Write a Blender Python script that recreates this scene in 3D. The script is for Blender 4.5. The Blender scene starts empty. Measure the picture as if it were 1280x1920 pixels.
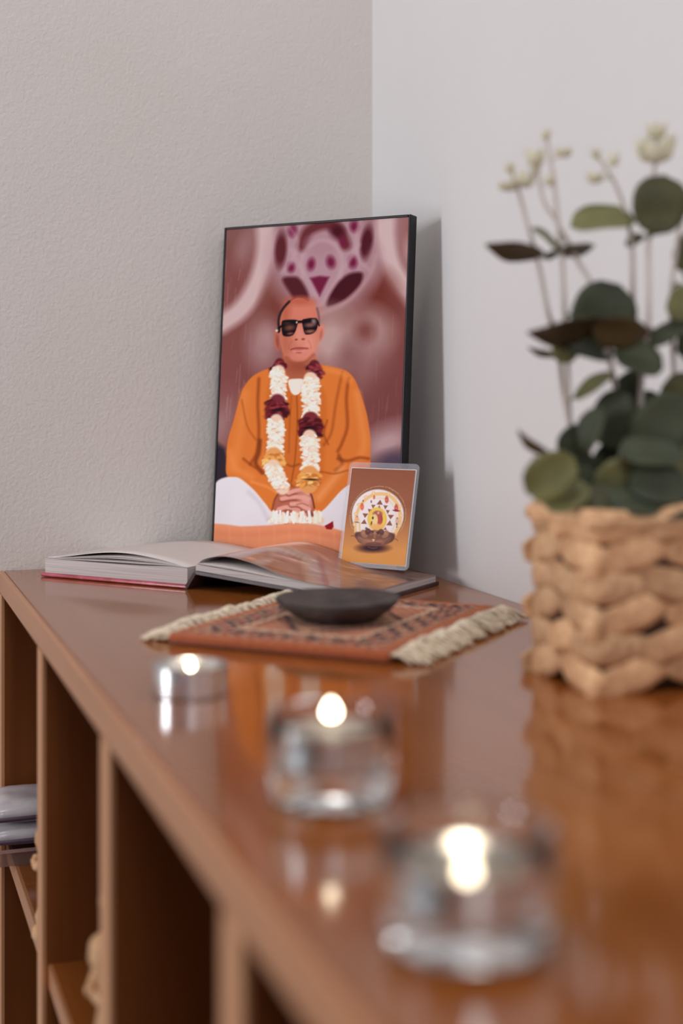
import bpy, bmesh, math, random
import numpy as np
from mathutils import Vector, Matrix, Euler

SC = bpy.context.scene
COL = SC.collection
R_ = math.radians
T = 0.80                      # height of the bookcase top above the floor

# ------------------------------------------------------------------ camera
cam_d = bpy.data.cameras.new('camera')
cam = bpy.data.objects.new('camera', cam_d)
COL.objects.link(cam)
cam.location = (0, 0, T + 0.1574)
cam.rotation_euler = (R_(90), 0, R_(-18.9746))
cam_d.sensor_fit = 'VERTICAL'
cam_d.sensor_height = 36.0
cam_d.sensor_width = 24.0
cam_d.lens = 50.0
cam_d.shift_y = -0.125
cam_d.clip_start = 0.01
cam_d.dof.use_dof = True
cam_d.dof.focus_distance = 1.15
cam_d.dof.aperture_fstop = 3.4
SC.camera = cam

# ------------------------------------------------------------------ world, lights, exposure
world = bpy.data.worlds.new('world')
SC.world = world
world.use_nodes = True
bgn = world.node_tree.nodes['Background']
bgn.inputs['Color'].default_value = (0.80, 0.84, 1.0, 1)
bgn.inputs['Strength'].default_value = 0.40


def area_light(name, loc, target, sx, sy, power, color):
    d = bpy.data.lights.new(name, 'AREA')
    d.shape = 'RECTANGLE'
    d.size, d.size_y = sx, sy
    d.energy = power
    d.color = color
    o = bpy.data.objects.new(name, d)
    COL.objects.link(o)
    o.location = loc
    o.rotation_euler = (Vector(target) - Vector(loc)).to_track_quat('-Z', 'Y').to_euler()
    return o


# daylight coming in through the window in the left wall
area_light('window_daylight', (-2.52, 0.71, T + 0.50), (0.45, 0.71, T + 0.50), 0.46, 0.58, 29, (0.95, 0.975, 1.0))
# the lower half of the same tall window, a dimmer light added for cup highlights
area_light('window_daylight_low', (-2.52, 0.71, T - 0.28), (0.45, 0.71, T - 0.28), 0.46, 0.74, 12, (0.92, 0.96, 1.0))
# large soft fill light added high up behind the photographer
area_light('room_fill_light', (-0.05, -1.7, T + 1.25), (0.25, 1.2, T + 0.1), 0.6, 1.0, 14, (1.0, 0.985, 0.97))
# soft overhead fill, added to lift the frame's shadow on the right wall
area_light('overhead_fill_light', (-0.02, 0.35, T + 1.72), (-0.02, 0.45, T), 0.5, 0.5, 8, (1.0, 0.97, 0.94))

SC.view_settings.view_transform = 'Standard'
SC.view_settings.look = 'None'
SC.view_settings.gamma = 1
SC.view_settings.use_curve_mapping = False
SC.view_settings.exposure = -0.22
SC.cycles.use_denoising = True
SC.cycles.max_bounces = 12
SC.cycles.transmission_bounces = 12
SC.cycles.transparent_max_bounces = 12
SC.cycles.caustics_reflective = False
SC.cycles.caustics_refractive = False
SC.cycles.sample_clamp_indirect = 6.0


# ------------------------------------------------------------------ helpers
def lin(c):
    c = np.asarray(c, float) / 255.0
    return np.where(c <= 0.04045, c / 12.92, ((c + 0.055) / 1.055) ** 2.4)


def rgb(r, g, b):
    v = lin((r, g, b))
    return (float(v[0]), float(v[1]), float(v[2]), 1.0)


def mat(name, color, rough=0.5, metal=0.0, coat=0.0, coat_rough=0.1, spec=0.5, trans=0.0, ior=1.5,
        var=None, var_scale=(20, 20, 20), bump=0.0, bump_scale=200.0, objrand=0.0, sheen=0.0):
    """Principled material; var = second colour mixed in by stretched noise."""
    m = bpy.data.materials.new(name)
    m.use_nodes = True
    nt = m.node_tree
    p = nt.nodes['Principled BSDF']
    p.inputs['Base Color'].default_value = color
    p.inputs['Roughness'].default_value = rough
    p.inputs['Metallic'].default_value = metal
    p.inputs['Coat Weight'].default_value = coat
    p.inputs['Coat Roughness'].default_value = coat_rough
    p.inputs['Specular IOR Level'].default_value = spec
    p.inputs['Transmission Weight'].default_value = trans
    p.inputs['IOR'].default_value = ior
    p.inputs['Sheen Weight'].default_value = sheen
    tc = nt.nodes.new('ShaderNodeTexCoord')
    last = None
    if var is not None:
        mp = nt.nodes.new('ShaderNodeMapping')
        mp.inputs['Scale'].default_value = var_scale
        nz = nt.nodes.new('ShaderNodeTexNoise')
        nz.inputs['Scale'].default_value = 1.0
        nz.inputs['Detail'].default_value = 5.0
        rp = nt.nodes.new('ShaderNodeValToRGB')
        rp.color_ramp.elements[0].position = 0.32
        rp.color_ramp.elements[1].position = 0.68
        rp.color_ramp.elements[0].color = color
        rp.color_ramp.elements[1].color = var
        nt.links.new(tc.outputs['Object'], mp.inputs['Vector'])
        nt.links.new(mp.outputs['Vector'], nz.inputs['Vector'])
        nt.links.new(nz.outputs['Fac'], rp.inputs['Fac'])
        last = rp.outputs['Color']
    if objrand > 0:
        oi = nt.nodes.new('ShaderNodeObjectInfo')
        hs = nt.nodes.new('ShaderNodeHueSaturation')
        mr = nt.nodes.new('ShaderNodeMapRange')
        mr.inputs['To Min'].default_value = 1 - objrand
        mr.inputs['To Max'].default_value = 1 + objrand
        nt.links.new(oi.outputs['Random'], mr.inputs['Value'])
        nt.links.new(mr.outputs['Result'], hs.inputs['Value'])
        if last is not None:
            nt.links.new(last, hs.inputs['Color'])
        else:
            hs.inputs['Color'].default_value = color
        last = hs.outputs['Color']
    if last is not None:
        nt.links.new(last, p.inputs['Base Color'])
    if bump > 0:
        nb = nt.nodes.new('ShaderNodeTexNoise')
        nb.inputs['Scale'].default_value = bump_scale
        nb.inputs['Detail'].default_value = 3.0
        bp = nt.nodes.new('ShaderNodeBump')
        bp.inputs['Strength'].default_value = bump
        bp.inputs['Distance'].default_value = 0.002
        nt.links.new(tc.outputs['Object'], nb.inputs['Vector'])
        nt.links.new(nb.outputs['Fac'], bp.inputs['Height'])
        nt.links.new(bp.outputs['Normal'], p.inputs['Normal'])
    return m


def print_mat(name, rough=0.35, coat=0.6, coat_rough=0.12, attr='print', spec=0.5):
    m = bpy.data.materials.new(name)
    m.use_nodes = True
    nt = m.node_tree
    p = nt.nodes['Principled BSDF']
    a = nt.nodes.new('ShaderNodeAttribute')
    a.attribute_name = attr
    nt.links.new(a.outputs['Color'], p.inputs['Base Color'])
    p.inputs['Roughness'].default_value = rough
    p.inputs['Coat Weight'].default_value = coat
    p.inputs['Coat Roughness'].default_value = coat_rough
    p.inputs['Specular IOR Level'].default_value = spec
    return m


def clear_mat(name, tint, opacity, rough=0.05):
    """Clear plastic or window glass: lets light straight through, with a sheen."""
    m = bpy.data.materials.new(name)
    m.use_nodes = True
    nt = m.node_tree
    p = nt.nodes['Principled BSDF']
    p.inputs['Base Color'].default_value = tint
    p.inputs['Roughness'].default_value = rough
    p.inputs['Alpha'].default_value = opacity
    return m


def put(name, me, m, parent=None, loc=None, rot=None):
    o = bpy.data.objects.new(name, me)
    COL.objects.link(o)
    if m is not None and len(me.materials) == 0:
        me.materials.append(m)
    if parent is not None:
        o.parent = parent
    if loc is not None:
        o.location = loc
    if rot is not None:
        o.rotation_euler = rot
    return o


def from_bm(name, bm, m, parent=None, loc=None, rot=None, smooth=False):
    me = bpy.data.meshes.new(name)
    bmesh.ops.recalc_face_normals(bm, faces=bm.faces[:])
    bm.to_mesh(me)
    bm.free()
    if smooth:
        me.shade_smooth()
        me.set_sharp_from_angle(angle=R_(38))
    return put(name, me, m, parent, loc, rot)


def from_py(name, verts, faces, m, parent=None, loc=None, rot=None, smooth=True):
    me = bpy.data.meshes.new(name)
    me.from_pydata([tuple(v) for v in verts], [], faces)
    me.update()
    if smooth:
        me.shade_smooth()
    return put(name, me, m, parent, loc, rot)


def add_box(bm, x0, x1, y0, y1, z0, z1, bevel=0.0, seg=2):
    r = bmesh.ops.create_cube(bm, size=1.0)
    vs = r['verts']
    for v in vs:
        v.co = Vector((x0 + (v.co.x + 0.5) * (x1 - x0), y0 + (v.co.y + 0.5) * (y1 - y0), z0 + (v.co.z + 0.5) * (z1 - z0)))
    if bevel > 0:
        es = list({e for v in vs for e in v.link_edges})
        bmesh.ops.bevel(bm, geom=es, offset=bevel, segments=seg, affect='EDGES', profile=0.5)


def box(name, x0, x1, y0, y1, z0, z1, m, parent=None, bevel=0.0, seg=2, loc=None, rot=None):
    bm = bmesh.new()
    add_box(bm, x0, x1, y0, y1, z0, z1, bevel, seg)
    return from_bm(name, bm, m, parent, loc, rot)


def lathe(name, prof, m, parent=None, loc=None, n=48, closed=False, wob=None, rot=None):
    """Revolve (r, z) pairs; closed=True joins last to first (a solid ring profile)."""
    verts, faces = [], []
    k = len(prof)
    for i in range(n):
        a = 2 * math.pi * i / n
        for j, (r, z) in enumerate(prof):
            s = 1.0 if wob is None else wob(a, j / (k - 1))
            verts.append((r * s * math.cos(a), r * s * math.sin(a), z))
    for i in range(n):
        i2 = (i + 1) % n
        for j in range(k if closed else k - 1):
            j2 = (j + 1) % k
            faces.append((i * k + j, i2 * k + j, i2 * k + j2, i * k + j2))
    bm = bmesh.new()
    bv = [bm.verts.new(v) for v in verts]
    for f in faces:
        try:
            bm.faces.new([bv[q] for q in f])
        except ValueError:
            pass
    bmesh.ops.remove_doubles(bm, verts=bm.verts[:], dist=1e-6)
    bmesh.ops.dissolve_degenerate(bm, edges=bm.edges[:], dist=1e-7)
    return from_bm(name, bm, m, parent, loc, rot, smooth=True)


def tube_data(pts, rad, n=6, cap=True):
    """verts, faces of a tube through pts; rad number or list."""
    pts = [Vector(p) for p in pts]
    if not hasattr(rad, '__len__'):
        rad = [rad] * len(pts)
    verts, faces = [], []
    ref = Vector((0.13, 0.97, 0.21)).normalized()
    for i, p in enumerate(pts):
        t = (pts[min(i + 1, len(pts) - 1)] - pts[max(i - 1, 0)]).normalized()
        a = t.cross(ref)
        if a.length < 1e-3:
            a = t.cross(Vector((1, 0, 0)))
        a.normalize()
        b = t.cross(a)
        for q in range(n):
            w = 2 * math.pi * q / n
            verts.append(p + rad[i] * (math.cos(w) * a + math.sin(w) * b))
    for i in range(len(pts) - 1):
        for q in range(n):
            q2 = (q + 1) % n
            faces.append((i * n + q, i * n + q2, (i + 1) * n + q2, (i + 1) * n + q))
    if cap:
        faces.append(tuple(range(n - 1, -1, -1)))
        faces.append(tuple((len(pts) - 1) * n + q for q in range(n)))
    return verts, faces


def catmull(pts, per=6):
    pts = [Vector(p) for p in pts]
    out = []
    P = [pts[0] * 2 - pts[1]] + pts + [pts[-1] * 2 - pts[-2]]
    for i in range(1, len(P) - 2):
        for k in range(per):
            t = k / per
            out.append(0.5 * ((2 * P[i]) + (P[i + 1] - P[i - 1]) * t + (2 * P[i - 1] - 5 * P[i] + 4 * P[i + 1] - P[i + 2]) * t * t
                              + (3 * P[i] - P[i - 1] - 3 * P[i + 1] + P[i + 2]) * t ** 3))
    out.append(pts[-1])
    return out


def slab_sheet(name, xs, ys, zf, thick, m, parent, colorf=None, smooth=True):
    """A thin bent sheet with top, underside and edges: z = zf(x, y)."""
    nx, ny = len(xs), len(ys)
    verts = [(x, y, zf(x, y)) for y in ys for x in xs] + [(x, y, zf(x, y) - thick) for y in ys for x in xs]
    N = nx * ny
    faces = []
    for j in range(ny - 1):
        for i in range(nx - 1):
            a = j * nx + i
            faces.append((a, a + 1, a + nx + 1, a + nx))
            faces.append((N + a, N + a + nx, N + a + nx + 1, N + a + 1))
    for i in range(nx - 1):
        faces.append((i, N + i, N + i + 1, i + 1))
        a = (ny - 1) * nx + i
        faces.append((a, a + 1, N + a + 1, N + a))
    for j in range(ny - 1):
        a = j * nx
        faces.append((a, a + nx, N + a + nx, N + a))
        a = j * nx + nx - 1
        faces.append((a, N + a, N + a + nx, a + nx))
    o = from_py(name, verts, faces, m, parent, smooth=smooth)
    if colorf is not None:
        set_colors(o.data, np.array([colorf(*verts[q]) if q < N else (0.75, 0.72, 0.70) for q in range(2 * N)]))
    return o


def set_colors(me, cols, name='print'):
    at = me.color_attributes.new(name, 'FLOAT_COLOR', 'POINT')
    buf = np.ones((len(me.vertices), 4), np.float32)
    buf[:, :3] = cols
    at.data.foreach_set('color', buf.ravel())


def thing(name, label, cat, loc=(0, 0, 0), rot=(0, 0, 0), group=None):
    o = bpy.data.objects.new(name, None)
    o.empty_display_size = 0.02
    COL.objects.link(o)
    o.location = loc
    o.rotation_euler = rot
    return tag(o, label, cat, group)


def tag(o, label, cat, group=None):
    o['label'] = label
    o['category'] = cat
    if group:
        o['group'] = group
    return o


def struct(o, label=None):
    o['kind'] = 'structure'
    if label:
        o['label'] = label
    return o


# ------------------------------------------------------------------ painter for flat prints
class Painter:
    """Paints soft shapes in image pixel coordinates, sampled at scattered points (X, Y)."""

    def __init__(self, X, Y, base):
        self.X, self.Y = X.ravel().astype(np.float64), Y.ravel().astype(np.float64)
        self.C = np.tile(np.asarray(base, float), (self.X.size, 1))

    def mix(self, mask, col, idx=None):
        m = mask[:, None]
        if idx is None:
            self.C = self.C * (1 - m) + np.asarray(col, float) * m
        else:
            self.C[idx] = self.C[idx] * (1 - m) + np.asarray(col, float) * m

    def near(self, x0, x1, y0, y1):
        return np.nonzero((self.X > x0) & (self.X < x1) & (self.Y > y0) & (self.Y < y1))[0]

    def ell(self, cx, cy, rx, ry, col, soft=0.1, rot=0.0, a=1.0):
        r = max(rx, ry) * (1 + soft) + 1
        i = self.near(cx - r, cx + r, cy - r, cy + r)
        if i.size == 0:
            return
        c, s = math.cos(R_(rot)), math.sin(R_(rot))
        dx, dy = self.X[i] - cx, self.Y[i] - cy
        u, v = (dx * c + dy * s) / rx, (-dx * s + dy * c) / ry
        d = np.sqrt(u * u + v * v)
        self.mix(np.clip((1 + soft - d) / (2 * soft + 1e-6), 0, 1) * a, col, i)

    @staticmethod
    def smooth(pts, per=5):
        n = len(pts)
        out = []
        for i in range(n):
            p0, p1, p2, p3 = [np.array(pts[(i + k - 1) % n], float) for k in range(4)]
            for k in range(per):
                t = k / per
                out.append(0.5 * ((2 * p1) + (p2 - p0) * t + (2 * p0 - 5 * p1 + 4 * p2 - p3) * t * t + (3 * p1 - p0 - 3 * p2 + p3) * t ** 3))
        return out

    def poly(self, pts, col, soft=1.0, smooth=True, a=1.0):
        P = np.array(self.smooth(pts) if smooth else pts, float)
        lo, hi = P.min(0) - soft - 1, P.max(0) + soft + 1
        i = self.near(lo[0], hi[0], lo[1], hi[1])
        if i.size == 0:
            return
        x, y = self.X[i], self.Y[i]
        inside = np.zeros(i.size, bool)
        dist = np.full(i.size, 1e9)
        for k in range(len(P)):
            (x1, y1), (x2, y2) = P[k - 1], P[k]
            if abs(y2 - y1) > 1e-9:
                cond = ((y1 > y) != (y2 > y)) & (x < (x2 - x1) * (y - y1) / (y2 - y1) + x1)
                inside ^= cond
            L = (x2 - x1) ** 2 + (y2 - y1) ** 2 + 1e-9
            t = np.clip(((x - x1) * (x2 - x1) + (y - y1) * (y2 - y1)) / L, 0, 1)
            dist = np.minimum(dist, (x - x1 - t * (x2 - x1)) ** 2 + (y - y1 - t * (y2 - y1)) ** 2)
        d = np.sqrt(dist) * np.where(inside, 1, -1)
        self.mix(np.clip(d / (2 * soft) + 0.5, 0, 1) * a, col, i)

    def stroke(self, pts, w, col, soft=1.0, a=1.0):
        P = np.array([tuple(v)[:2] for v in catmull([(p[0], p[1], 0) for p in pts], 5)], float) if len(pts) > 2 else np.array(pts, float)
        W = w / 2 + soft + 1
        lo, hi = P.min(0) - W, P.max(0) + W
        i = self.near(lo[0], hi[0], lo[1], hi[1])
        if i.size == 0:
            return
        x, y = self.X[i], self.Y[i]
        dist = np.full(i.size, 1e9)
        for k in range(1, len(P)):
            (x1, y1), (x2, y2) = P[k - 1], P[k]
            L = (x2 - x1) ** 2 + (y2 - y1) ** 2 + 1e-9
            t = np.clip(((x - x1) * (x2 - x1) + (y - y1) * (y2 - y1)) / L, 0, 1)
            dist = np.minimum(dist, (x - x1 - t * (x2 - x1)) ** 2 + (y - y1 - t * (y2 - y1)) ** 2)
        self.mix(np.clip((w / 2 - np.sqrt(dist)) / (2 * soft) + 0.5, 0, 1) * a, col, i)


def pixel_map(M, xs, zs):
    """Print-local metres -> artboard units by a fixed projective chart."""
    X, Z = np.meshgrid(xs, zs)
    d = M[2][0] * X + M[2][1] * Z + M[2][2]
    return (M[0][0] * X + M[0][1] * Z + M[0][2]) / d, (M[1][0] * X + M[1][1] * Z + M[1][2]) / d


def print_sheet(name, xs, zs, cols, m, parent, y=0.0):
    """Upright print in the local xz plane, facing -y, colours per vertex."""
    nx, nz = len(xs), len(zs)
    X, Z = np.meshgrid(xs, zs)
    v = np.stack([X.ravel(), np.full(X.size, y), Z.ravel()], 1)
    a = (np.arange(nz - 1)[:, None] * nx + np.arange(nx - 1)[None, :]).ravel()
    f = np.stack([a, a + 1, a + nx + 1, a + nx], 1)
    me = bpy.data.meshes.new(name)
    me.from_pydata(v.tolist(), [], f.tolist())
    me.update()
    set_colors(me, cols)
    return put(name, me, m, parent)


# ------------------------------------------------------------------ materials of the setting
WALLX, WALLY = 0.4525, 1.229
M_wall = mat('wall_paint', rgb(214, 208, 204), 0.85, var=rgb(218, 212, 209), var_scale=(6, 6, 6), bump=0.3, bump_scale=360)
M_wall2 = mat('wall_paint_smooth', rgb(224, 221, 222), 0.8, var=rgb(221, 218, 219), var_scale=(5, 5, 5), bump=0.08, bump_scale=160)
M_floor = mat('floor_wood', rgb(70, 50, 38), 0.5, var=rgb(58, 40, 30), var_scale=(3, 40, 3))
M_ceil = mat('ceiling_paint', rgb(225, 222, 218), 0.9)
M_white = mat('white_paint', rgb(232, 231, 228), 0.4)
M_glass_pane = clear_mat('pane_glass', (0.9, 0.95, 1, 1), 0.06, 0.02)

# the room: floor, corner walls, the far left wall with its window
struct(box('floor', -2.75, WALLX, -2.6, WALLY, -0.05, 0.0, M_floor))
struct(box('wall_back', -2.75, WALLX + 0.15, WALLY, WALLY + 0.12, 0.0, 2.6, M_wall))
struct(box('wall_right', WALLX, WALLX + 0.12, -2.6, WALLY, 0.0, 2.6, M_wall2))
struct(box('ceiling', -2.75, WALLX + 0.12, -2.6, WALLY + 0.12, 2.6, 2.68, M_ceil))
WY0, WY1, WZ0, WZ1 = 0.46, 0.96, T - 0.68, T + 0.83
bm = bmesh.new()
add_box(bm, -2.75, -2.6, -2.6, WY0, 0, 2.6)
add_box(bm, -2.75, -2.6, WY1, WALLY, 0, 2.6)
add_box(bm, -2.75, -2.6, WY0, WY1, 0, WZ0)
add_box(bm, -2.75, -2.6, WY0, WY1, WZ1, 2.6)
struct(from_bm('wall_left', bm, M_wall2))
win = bpy.data.objects.new('window_1', None)
COL.objects.link(win)
win.location = (-2.66, (WY0 + WY1) / 2, (WZ0 + WZ1) / 2)
struct(win)
hw, hh = (WY1 - WY0) / 2, (WZ1 - WZ0) / 2
bm = bmesh.new()
add_box(bm, -0.025, 0.025, -hw, -hw + 0.03, -hh, hh)
add_box(bm, -0.025, 0.025, hw - 0.03, hw, -hh, hh)
add_box(bm, -0.025, 0.025, -hw + 0.03, hw - 0.03, -hh, -hh + 0.03)
add_box(bm, -0.025, 0.025, -hw + 0.03, hw - 0.03, hh - 0.03, hh)
from_bm('window_frame', bm, M_white, win)
zm = T + 0.15 - (WZ0 + WZ1) / 2
box('transom', -0.025, 0.025, -hw + 0.03, hw - 0.03, zm - 0.02, zm + 0.02, M_white, win)
box('pane', -0.003, 0.003, -hw + 0.03, hw - 0.03, -hh + 0.03, zm - 0.02, M_glass_pane, win)
box('pane', -0.003, 0.003, -hw + 0.03, hw - 0.03, zm + 0.02, hh - 0.03, M_glass_pane, win)

# ------------------------------------------------------------------ bookcase
M_wood = mat('honey_veneer', rgb(150, 86, 38), 0.11, var=rgb(136, 75, 31), var_scale=(60, 3.0, 60), spec=0.75)
M_wood_v = mat('honey_veneer_upright', rgb(130, 72, 32), 0.5, var=rgb(114, 60, 25), var_scale=(70, 70, 3), spec=0.2)  # darker copy of the veneer, compartment shade put into its colour
M_edge = mat('honey_edging', rgb(184, 126, 86), 0.30, var=rgb(172, 114, 74), var_scale=(60, 3, 60))
M_edge_v = mat('honey_edging_upright', rgb(200, 146, 106), 0.45, var=rgb(190, 134, 94), var_scale=(60, 60, 3))
FX = 0.1173
YN, YF = -0.79, 1.2275
BOT = -T
case = thing('bookcase', 'low open honey-wood bookcase with glossy top in the corner', 'bookcase', (FX, (YN + YF) / 2, 0))
OX, OY = FX, (YN + YF) / 2


def cpart(name, x0, x1, y0, y1, z0, z1, m, parent=None, bevel=0.0):
    return box(name, x0 - OX, x1 - OX, y0 - OY, y1 - OY, z0 + T, z1 + T, m, parent or case, bevel)


top = cpart('top_board', FX + 0.004, 0.4515, YN, YF, -0.0185, 0.0, M_wood, bevel=0.0008)
cpart('edging', FX, FX + 0.004, YN, YF, -0.0185, -0.0001, M_edge, top, bevel=0.0012)
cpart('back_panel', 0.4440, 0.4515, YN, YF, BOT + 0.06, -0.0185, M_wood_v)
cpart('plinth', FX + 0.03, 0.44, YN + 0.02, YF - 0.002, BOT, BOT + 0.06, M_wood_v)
cpart('bottom_board', FX, 0.444, YN, YF, BOT + 0.06, BOT + 0.08, M_wood)
div_y = [0.955, 0.6995, 0.453, 0.205, -0.045, -0.295, -0.545]
edges = []
for k, y in enumerate([1.2195] + div_y + [-0.78]):
    t = 0.009 if k in (0, len(div_y) + 1) else 0.013
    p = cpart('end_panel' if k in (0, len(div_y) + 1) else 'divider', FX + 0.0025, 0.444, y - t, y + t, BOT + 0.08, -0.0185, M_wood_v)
    cpart('edging', FX, FX + 0.0025, y - t, y + t, BOT + 0.08, -0.0185, M_edge_v, p)
    edges.append((y - t, y + t))
for k in range(len(edges) - 1):
    y1, y0 = edges[k][0], edges[k + 1][1]
    for z in (-0.2222, -0.46):
        s = cpart('shelf', FX + 0.0065, 0.444, y0, y1, z - 0.015, z, M_wood)
        cpart('edging', FX + 0.004, FX + 0.0065, y0, y1, z - 0.015, z - 0.0001, M_edge, s)

# ------------------------------------------------------------------ framed portrait
M_black = mat('black_lacquer', rgb(16, 12, 18), 0.38, spec=0.35)
M_print = print_mat('portrait_print', 0.55, 0.0, 0.2, spec=0.04)
M_board = mat('backing_board', rgb(70, 60, 55), 0.8)
LEAN = R_(4.0)
FW, FH, FT = 0.1860, 0.2940, 0.0107
portrait = thing('framed_portrait', 'black framed portrait of a seated man in orange robe, sunglasses and flower garlands', 'picture frame',
                 (0.29082, 1.19402, T + 0.0008), (-LEAN, 0, R_(-50.7388)))  # this and the other tabletop positions worked out from image pixels
bd = 0.0022
for nm, a in (('rail', (0, bd, 0, FT, 0, FH)), ('rail', (FW - bd, FW, 0, FT, 0, FH)),
              ('rail', (bd, FW - bd, 0, FT, 0, bd)), ('rail', (bd, FW - bd, 0, FT, FH - bd, FH))):
    box(nm, *a, M_black, portrait, bevel=0.0009, seg=3)
box('backing', bd, FW - bd, 0.003, FT - 0.001, bd, FH - bd, M_board, portrait)
bm = bmesh.new()
vs = [bm.verts.new(c) for c in ((FW / 2 - 0.02, FT, 0.20), (FW / 2 + 0.02, FT, 0.20), (FW / 2 + 0.028, FT + 0.022, 0.0022), (FW / 2 - 0.028, FT + 0.022, 0.0022),
                                (FW / 2 - 0.02, FT + 0.002, 0.20), (FW / 2 + 0.02, FT + 0.002, 0.20), (FW / 2 + 0.028, FT + 0.024, 0.0022), (FW / 2 - 0.028, FT + 0.024, 0.0022))]
for f in ((0, 1, 2, 3), (7, 6, 5, 4), (0, 4, 5, 1), (1, 5, 6, 2), (2, 6, 7, 3), (3, 7, 4, 0)):
    bm.faces.new([vs[i] for i in f])
from_bm('stand_leg', bm, M_board, portrait)

PXS = np.linspace(bd, FW - bd, 270)
PZS = np.linspace(bd, FH - bd, 430)
HP = ((1577.69864, 111.05141, 393.249261), (-309.737095, -2139.24986, 1063.11157), (-0.430190409, 0.0484665076, 1.0))  # homography from print plane to image pixels; portrait shapes use pixel positions
U, V = pixel_map(HP, PXS, PZS)
pa = Painter(U, V, (118, 66, 62))
rnd = random.Random(5)


def paint_portrait(p):
    # blurred backdrop
    p.mix(np.clip((600 - p.Y) / 150, 0, 1) * 0.75, (158, 122, 128))
    p.mix(np.clip((p.Y - 640) / 60, 0, 1) * np.clip((820 - p.Y) / 60, 0, 1) * 0.8, (116, 64, 62))
    p.ell(430, 470, 38, 70, (122, 76, 72), 0.8, 8)
    p.ell(436, 445, 16, 26, (120, 80, 75), 0.8, -35, 0.8)
    p.ell(452, 480, 12, 26, (172, 140, 145), 0.9, 10, 0.7)
    p.ell(440, 530, 34, 50, (118, 66, 64), 0.8, 20, 0.9)
    p.stroke([(496, 415), (497, 470), (482, 530), (452, 580), (412, 610)], 34, (192, 164, 164), 8)
    p.stroke([(722, 400), (722, 450), (735, 505), (772, 560)], 36, (192, 165, 165), 8)
    p.ell(765, 440, 15, 40, (140, 92, 88), 0.8, 0, 0.9)
    p.ell(765, 470, 8, 20, (185, 150, 150), 0.9, 0, 0.7)
    p.ell(520, 565, 26, 55, (112, 56, 48), 0.7, 12, 0.9)
    p.ell(705, 548, 34, 42, (104, 44, 38), 0.7, -30, 0.95)
    p.ell(675, 590, 60, 18, (104, 48, 42), 0.8, -12, 0.8)
    # star lattice: pale net with dark gaps
    p.ell(604, 490, 96, 98, (166, 130, 140), 0.25)
    DK, PU = (72, 20, 32), (104, 24, 56)
    p.stroke([(566, 462), (575, 438), (592, 426), (610, 422), (628, 428), (640, 444), (646, 460)], 21, (96, 40, 46), 6)
    p.ell(631, 436, 13, 13, (66, 16, 28), 0.6)
    p.ell(642, 455, 6, 10, PU, 0.6, -20)
    p.ell(600, 462, 26, 20, (160, 122, 132), 0.5)
    p.ell(582, 497, 7, 11, PU, 0.6, 10)
    p.ell(619, 493, 8, 11, PU, 0.6, -10)
    p.poly([(580, 523), (598, 519), (616, 521), (598, 557)], PU, 3, False)
    p.ell(663, 426, 8, 10, PU, 0.6)
    p.ell(547, 434, 8, 11, PU, 0.6)
    p.ell(686, 457, 11, 31, DK, 0.35, 8)
    p.ell(525, 470, 11, 33, (84, 32, 38), 0.35, 4)
    p.ell(660, 493, 8, 11, PU, 0.6)
    p.ell(544, 503, 7, 9, PU, 0.6)
    p.poly([(642, 522), (660, 513), (679, 515), (672, 540), (645, 564), (616, 576), (612, 566), (624, 542)], (64, 16, 26), 4)
    p.poly([(528, 526), (545, 520), (562, 526), (578, 560), (560, 580), (545, 556)], (76, 26, 34), 4)
    p.ell(700, 500, 14, 30, (162, 126, 134), 0.8, 10, 0.6)
    LT = (182, 150, 156)
    p.stroke([(566, 520), (564, 490), (578, 464), (602, 452), (628, 462), (640, 488), (636, 520)], 7, LT, 4, 0.6)
    p.stroke([(545, 470), (566, 510), (598, 572)], 6, LT, 4, 0.55)
    p.stroke([(672, 460), (640, 510), (602, 572)], 6, LT, 4, 0.55)
    p.stroke([(536, 420), (556, 452), (548, 486), (528, 512)], 6, LT, 4, 0.5)
    p.stroke([(676, 412), (668, 440), (668, 478), (690, 508)], 6, LT, 4, 0.5)
    p.stroke([(600, 590), (650, 566), (690, 520), (704, 480)], 8, (176, 140, 142), 4, 0.6)
    # pale lotus shapes beside the head
    p.ell(620, 640, 46, 52, (176, 144, 140), 0.6)
    p.ell(690, 625, 44, 44, (160, 124, 122), 0.5)
    p.ell(694, 690, 30, 44, (150, 112, 112), 0.7, 25, 0.7)
    p.ell(683, 622, 18, 20, (122, 70, 66), 0.7)
    p.ell(652, 668, 20, 26, (128, 86, 86), 0.8, 20, 0.8)
    p.ell(493, 650, 30, 46, (152, 114, 114), 0.6)
    p.ell(500, 630, 14, 18, (170, 134, 132), 0.8, 0, 0.6)
    p.ell(735, 760, 45, 70, (112, 62, 62), 0.6)
    p.ell(725, 832, 50, 28, (178, 148, 152), 0.7, -25, 0.9)
    p.ell(735, 868, 34, 20, (78, 62, 78), 0.6, -15)
    p.ell(412, 790, 22, 46, (158, 126, 126), 0.8, 15, 0.9)
    p.poly([(390, 800), (405, 830), (424, 850), (424, 900), (405, 915), (385, 930)], (44, 34, 46), 5)
    p.ell(425, 720, 24, 60, (124, 72, 70), 0.8, 10, 0.7)
    for q in range(26):                                   # pale streaks: gloss glare painted into the print
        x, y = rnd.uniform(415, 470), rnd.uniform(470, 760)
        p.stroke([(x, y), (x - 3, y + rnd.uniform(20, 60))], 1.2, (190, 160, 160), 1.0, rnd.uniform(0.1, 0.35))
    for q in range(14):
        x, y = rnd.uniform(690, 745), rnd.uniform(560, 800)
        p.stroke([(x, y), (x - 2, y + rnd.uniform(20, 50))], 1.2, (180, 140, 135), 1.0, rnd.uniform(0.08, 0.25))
    # white cloth over the knees
    W = (214, 208, 214)
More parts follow.
